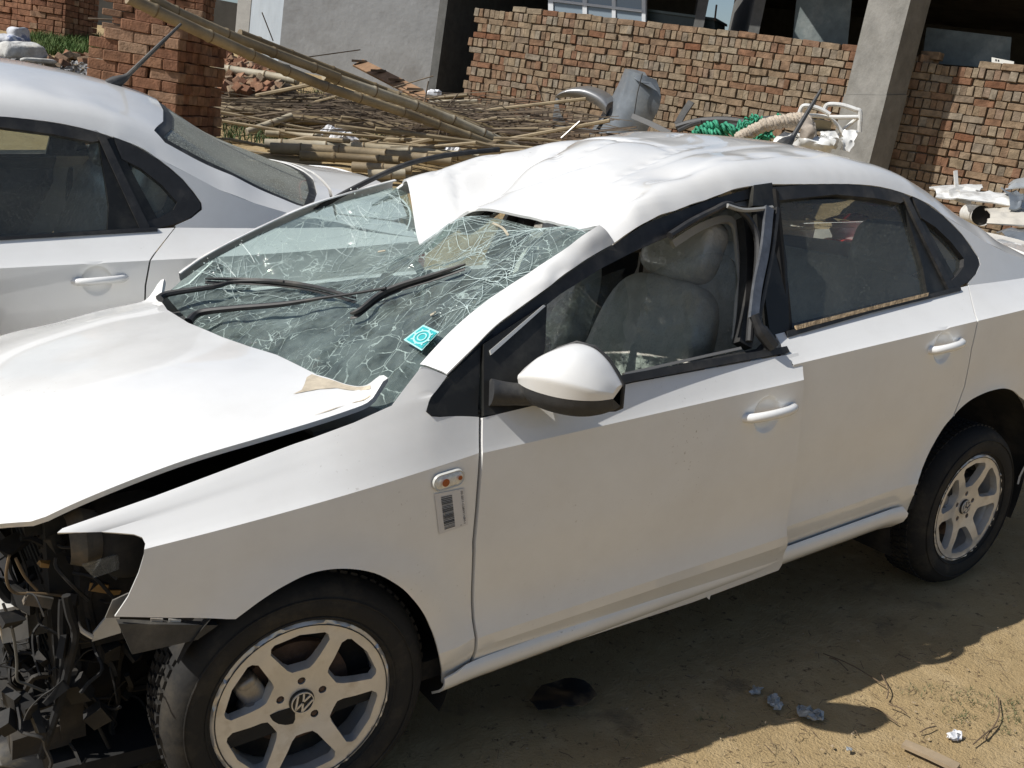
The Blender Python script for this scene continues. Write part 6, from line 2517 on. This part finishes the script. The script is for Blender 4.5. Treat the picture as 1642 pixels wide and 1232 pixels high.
WHP = mat('white_wreck_paint', (.70, .70, .68), .4, var=.2, coat=.3, col2=(.38, .36, .32), c2scale=9, c2amt=(.5, .7))
for pxs, D, r_ in (([(1281, 186), (1286, 172), (1296, 170), (1315, 175), (1331, 184)], 7.7, .016), ([(1322, 176), (1328, 168), (1350, 169), (1372, 176), (1379, 181), (1378, 212)], 7.9, .017), ([(1262, 192), (1285, 186), (1310, 186), (1332, 188), (1376, 188)], 7.75, .016), ([(1332, 188), (1345, 204), (1352, 214)], 7.75, .014), ([(1376, 189), (1360, 202), (1349, 213), (1330, 240)], 7.8, .014), ([(1255, 200), (1275, 188)], 7.6, .014)):
    MB().tube(smooth_line(dl_(pxs, D), 5), r_, 8).build('window_frame', WHP, wk)
for A, B, D, bz in (([(1238, 226), (1255, 214), (1275, 214)], [(1225, 236), (1255, 236), (1285, 240)], 7.3, .10), ([(1275, 218), (1300, 222), (1330, 224)], [(1268, 238), (1300, 242), (1332, 246)], 7.2, .14), ([(1316, 214), (1330, 210), (1345, 218)], [(1305, 232), (1325, 236), (1340, 240)], 7.35, .10), ([(1352, 210), (1366, 208), (1378, 210)], [(1346, 240), (1356, 242), (1362, 244)], 7.5, .05)):
    loft('torn_panel', dl_(A, D), dl_(B, D - .15), WHP, wk, tuple(-CF * bz), 5, 8, .035, .006)
loft('wheel_housing', dl_([(1298, 194), (1315, 192), (1335, 196)], 7.75), dl_([(1300, 212), (1318, 210), (1340, 212)], 7.9), GREYP, wk, tuple(-CF * -.08), 5, 5)
rag = loft('hanging_cloth', dl_([(1280, 192), (1295, 188), (1303, 196)], 7.05), dl_([(1280, 226), (1292, 230), (1304, 222)], 7.0), mat('dirty_cloth', (.30, .26, .22), .95, var=.3, vscale=18), wk, tuple(-CF * .04), 5, 10, .02)

# scrap panels at the right edge
for (A, B, D, bz, m, lab) in (([(1490, 300), (1520, 297), (1575, 296)], [(1500, 316), (1530, 318), (1560, 312)], 6.6, .04, WHP, 'crumpled white panel peeping over the rear pillar'),
                              ([(1533, 304), (1560, 307), (1600, 309), (1660, 314)], [(1535, 318), (1570, 322), (1605, 327), (1660, 338)], 6.2, .05, WHP, 'white bent car panel in the right-hand scrap heap'),
                              ([(1616, 296), (1630, 287), (1660, 284)], [(1612, 302), (1632, 300), (1660, 300)], 6.4, .06, mat('silver_scrap', (.50, .52, .52), .35, .5), 'pale silver panel end at the right picture edge'),
                              ([(1606, 300), (1618, 308), (1630, 304)], [(1618, 334), (1628, 336), (1636, 332)], 6.1, .05, GREYP, 'dark grey bracket standing on the white bent panel'),
                              ([(1578, 334), (1610, 332), (1660, 336)], [(1582, 358), (1620, 360), (1660, 362)], 5.9, .04, mat('beige_scrap', (.50, .47, .41), .5, var=.2), 'flat beige panel under the white bent panel'),
                              ([(1596, 372), (1620, 366), (1660, 366)], [(1600, 392), (1630, 396), (1660, 402)], 5.6, .08, GREYP, 'grey panel low in the right-hand scrap heap')):
    base = atD(*B[-1], D)
    o = loft('scrap_panel', [atD(*q, D) - base for q in A], [atD(*q, D - .35) - base for q in B], m, None, tuple(-CF * bz), 5, 8, .02, .008)
    o.location = base
    tag(o, lab, 'scrap panel', 'scrap at the right edge')
o = MB().ribbon(smooth_line([atD(*q, 6.3) - atD(1560, 316, 6.3) for q in ((1532, 274), (1534, 300), (1538, 310), (1560, 316))], 5), [.02] * 6 + [.10] * 10, (-.5, -.7, .3), .012).build('scrap_panel', WHP, None)
o.location = atD(1560, 316, 6.3)
tag(o, 'upright white spike of torn panel in the right-hand scrap heap', 'scrap panel', 'scrap at the right edge')
ex = empty('exhaust_pipe', tuple(atD(1572, 346, 6.0)))
tag(ex, 'short white exhaust pipe with a dark open end in the scrap heap', 'pipe')
b0 = np.array(ex.location)
q0, q1 = atD(1555, 342, 6.15) - b0, atD(1575, 346, 5.9) - b0
d_ = (q1 - q0) / np.linalg.norm(q1 - q0)
MB().tube([q0, q1], .055, 18, cap=False).build('pipe_wall', WHP, ex)
MB().tube([q1 - d_ * .03, q1 - d_ * .028], .052, 18).build('pipe_inside', BLACKVOID, ex)

# ------------------------------------------------------------------ small things on the sand
def gz_near(px_, py_):
    p = onZ(px_, py_, 0.)
    return np.array((p[0], p[1], ground_z(p[0], p[1])))


sc = gz_near(903, 1124)
sp = MB()
out = [gz_near(*q) - sc for q in ((848, 1132), (868, 1108), (905, 1096), (945, 1108), (957, 1122), (935, 1142), (890, 1150), (862, 1147))]
pan = [(p[0], p[1]) for p in out]
o = panel('plastic_scrap', pan, lambda x, y: (x, y, .030 + .016 * noise.noise((x * 11, y * 11, 2)) + .008 * noise.noise((x * 31, y * 31, 5))), mat('black_sheet', (.018, .018, .018), .5, col2=(.14, .10, .06), c2scale=9, c2amt=(.52, .62)), None, du=.02, dv=.02, step=.02, solid=.003)
o.location = sc
tag(o, 'sandy scrap of black plastic sheet lying in the shadow of the car', 'scrap')
for (q, s, lab) in (((1212, 1106), .020, 'smallest grey scrap of crumpled foil in the shadow'), ((1243, 1126), .026, 'pale crumpled foil scrap in the middle of the three'), ((1298, 1145), .032, 'long crumpled grey scrap nearest the shadow edge'), ((1530, 1180), .022, 'white paper scrap on the sunlit sand'), ((1362, 1200), .010, 'tiny pale pebble on the sunlit sand')):
    p = gz_near(*q)
    mb = MB()
    sd = q[0]
    sbox(mb, (0, 0, 0), (s * 2.4, s * 1.3, s * .45), .9, Matrix.Rotation(sd % 3, 4, 'Z'), 22, 12, lambda v, sd=sd: v + noise.noise_vector(v * 95 + Vector((sd, 0, 0))) * s * .55)
    o = mb.build('litter', mat('foil_litter', (.34, .36, .37), .4, .3) if sd < 1400 else MATS['white_bag'], None, smooth=False)
    o.location = p + np.array((0, 0, s * .30))
    tag(o, lab, 'litter', 'litter on the sand')
p0_, p1_ = gz_near(1448, 1196), gz_near(1535, 1236)
o = MB().ribbon([p0_ - p1_ + np.array((0, 0, .012)), (p0_ - p1_) / 2 + np.array((0, 0, .014)), np.array((0, 0, .012))], [.032, .036, .036], (0, 0, 1), .010).build('plank', mat('bleached_wood', (.30, .23, .15), .85, var=.25, vscale=12), None, smooth=False)
o.location = p1_
tag(o, 'short bleached plank lying on the sunlit sand at the lower right', 'plank')
TWIG = mat('dry_twig', (.13, .09, .055), .9)
PALET = mat('dry_straw', (.45, .38, .25), .9)
tws = MB()
r5 = random.Random(13)
twl = [((1395, 1135), (1440, 1160)), ((1412, 1080), (1422, 1120)), ((1330, 1055), (1360, 1075)), ((1320, 1048), (1420, 1100)), ((1425, 1130), (1455, 1145)), ((1475, 1175), (1500, 1165)), ((1435, 1055), (1460, 1058)), ((1600, 1120), (1580, 1185)), ((1560, 1195), (1600, 1165))]
TWL = ['dry twig at the shadow edge right of the crumpled scraps', 'short twig crossing the lower end of the longest twig', 'short twig lying at the upper left end of the longest twig', 'longest dry twig lying in the car shadow', 'small twig just outside the shadow edge below the longest twig', 'small twig above the bleached plank', 'small level twig in the shadow above the right shadow edge', 'long bent twig at the lower right beside the white paper scrap', 'twig crossing the foot of the long bent twig']
for (a, b), tlab in zip(twl, TWL):
    A_, B_ = gz_near(*a), gz_near(*b)
    m_ = (A_ + B_) / 2 + np.array((r5.gauss(0, .012), r5.gauss(0, .012), .012))
    base = B_
    o = MB().tube(smooth_line([A_ - base + np.array((0, 0, .006)), m_ - base, np.array((0, 0, .004))], 4), .0020, 5).build('twig', TWIG, None)
    o.location = base
    tag(o, tlab, 'twig', 'dry twigs on the sand')
for i in range(170):
    q = (r5.uniform(780, 1650), r5.uniform(1000, 1240))
    p = gz_near(*q)
    if p[1] > -.80:
        continue
    a, L_ = r5.uniform(0, 6.28), r5.uniform(.01, .05)
    u = np.array((math.cos(a), math.sin(a), 0)) * L_
    tws.tube([p - u / 2 + np.array((0, 0, .003)), p + np.array((r5.gauss(0, .004), r5.gauss(0, .004), .006)), p + u / 2 + np.array((0, 0, .003))], r5.uniform(.0005, .0012), 4, cap=False)
tag(tws.build('straw_litter', TWIG, None), 'bits of straw and bark strewn over the sand', 'straw', kind='stuff')
peb = MB()
for i in range(500):
    q = (r5.uniform(760, 1660), r5.uniform(960, 1245))
    p = gz_near(*q)
    if p[1] > -.78:
        continue
    s = r5.uniform(.002, .007)
    peb.add([p + np.array([r5.uniform(-1, 1), r5.uniform(-1, 1), r5.uniform(-.3, .8)]) * s for _ in range(4)], [(0, 1, 2), (0, 1, 3), (1, 2, 3), (0, 2, 3)])
tag(peb.build('pebbles', mat('pebble', (.30, .23, .15), .9), None, smooth=False), 'tiny pebbles and clods scattered over the sand', 'pebbles', kind='stuff')


def tuft_mesh(regions, seed):
    r_ = random.Random(seed)
    mb = MB()
    for (cx, cy, sx, sy, n) in regions:
        for i in range(n):
            p = gz_near(cx + r_.gauss(0, sx), cy + r_.gauss(0, sy))
            for k in range(r_.randint(2, 5)):
                a = r_.uniform(0, 6.28)
                h = r_.uniform(.006, .022)
                u = np.array((math.cos(a), math.sin(a), 0))
                mb.add([p - u * .001 + np.array((0, 0, -.003)), p + u * .001 + np.array((0, 0, -.003)), p + np.array((r_.gauss(0, .5), r_.gauss(0, .5), .7)) * h], [(0, 1, 2)])
    return mb


tm = tuft_mesh([(1590, 1125, 30, 12, 60), (1545, 1145, 16, 8, 34), (1540, 1110, 25, 6, 30), (1480, 1100, 20, 4, 14), (1630, 1140, 12, 12, 30), (1600, 1165, 14, 8, 22), (1000, 1190, 30, 6, 8), (1145, 1150, 14, 6, 10)], 3)
tag(tm.build('sparse_grass', mat('sparse_green', (.12, .13, .06), .85, var=.4, vscale=40), None, smooth=False), 'sparse tiny green sprouts on the sand at the lower right', 'grass', kind='stuff')

# black sheet added for the car's shadow, and broken bits under the stripped nose
cb = gz_near(90, 1190)
pts_ = [gz_near(*q) - cb for q in ((-90, 1120), (-20, 1085), (70, 1075), (150, 1095), (225, 1150), (245, 1235), (180, 1290), (40, 1300), (-80, 1260))]
o = panel('shadow_sheet', [(p[0], p[1]) for p in pts_], lambda x, y: (x, y, .05 + .10 * noise.noise((x * 4, y * 4, 6)) + .04 * noise.noise((x * 13, y * 13, 2))), mat('shadow_black', (.020, .020, .021), .5, col2=(.10, .085, .06), c2scale=7, c2amt=(.52, .68)), None, du=.035, dv=.035, step=.03, solid=.005, smooth=True, angle=30)
o.location = cb
tag(o, 'black sheet added for the shadow on the ground under the stripped nose', 'bumper')
for q, s, lab in (((8, 1150), .05, 'clear broken lamp piece on the ground at the left edge'), ((38, 1216), .045, 'white plastic splinter on the ground at the lower left')):
    p = gz_near(*q)
    mb = MB()
    sbox(mb, (0, 0, 0), (s * 2, s * .9, s * .7), .7, None, 14, 8, lambda v: v + noise.noise_vector(v * 30) * s * .5)
    o = mb.build('litter', mat('clear_plastic', (.20, .21, .22), .2, spec=.7), None, smooth=False)
    o.location = p + np.array((0, 0, .09))
    tag(o, lab, 'litter', 'broken bits under the nose')
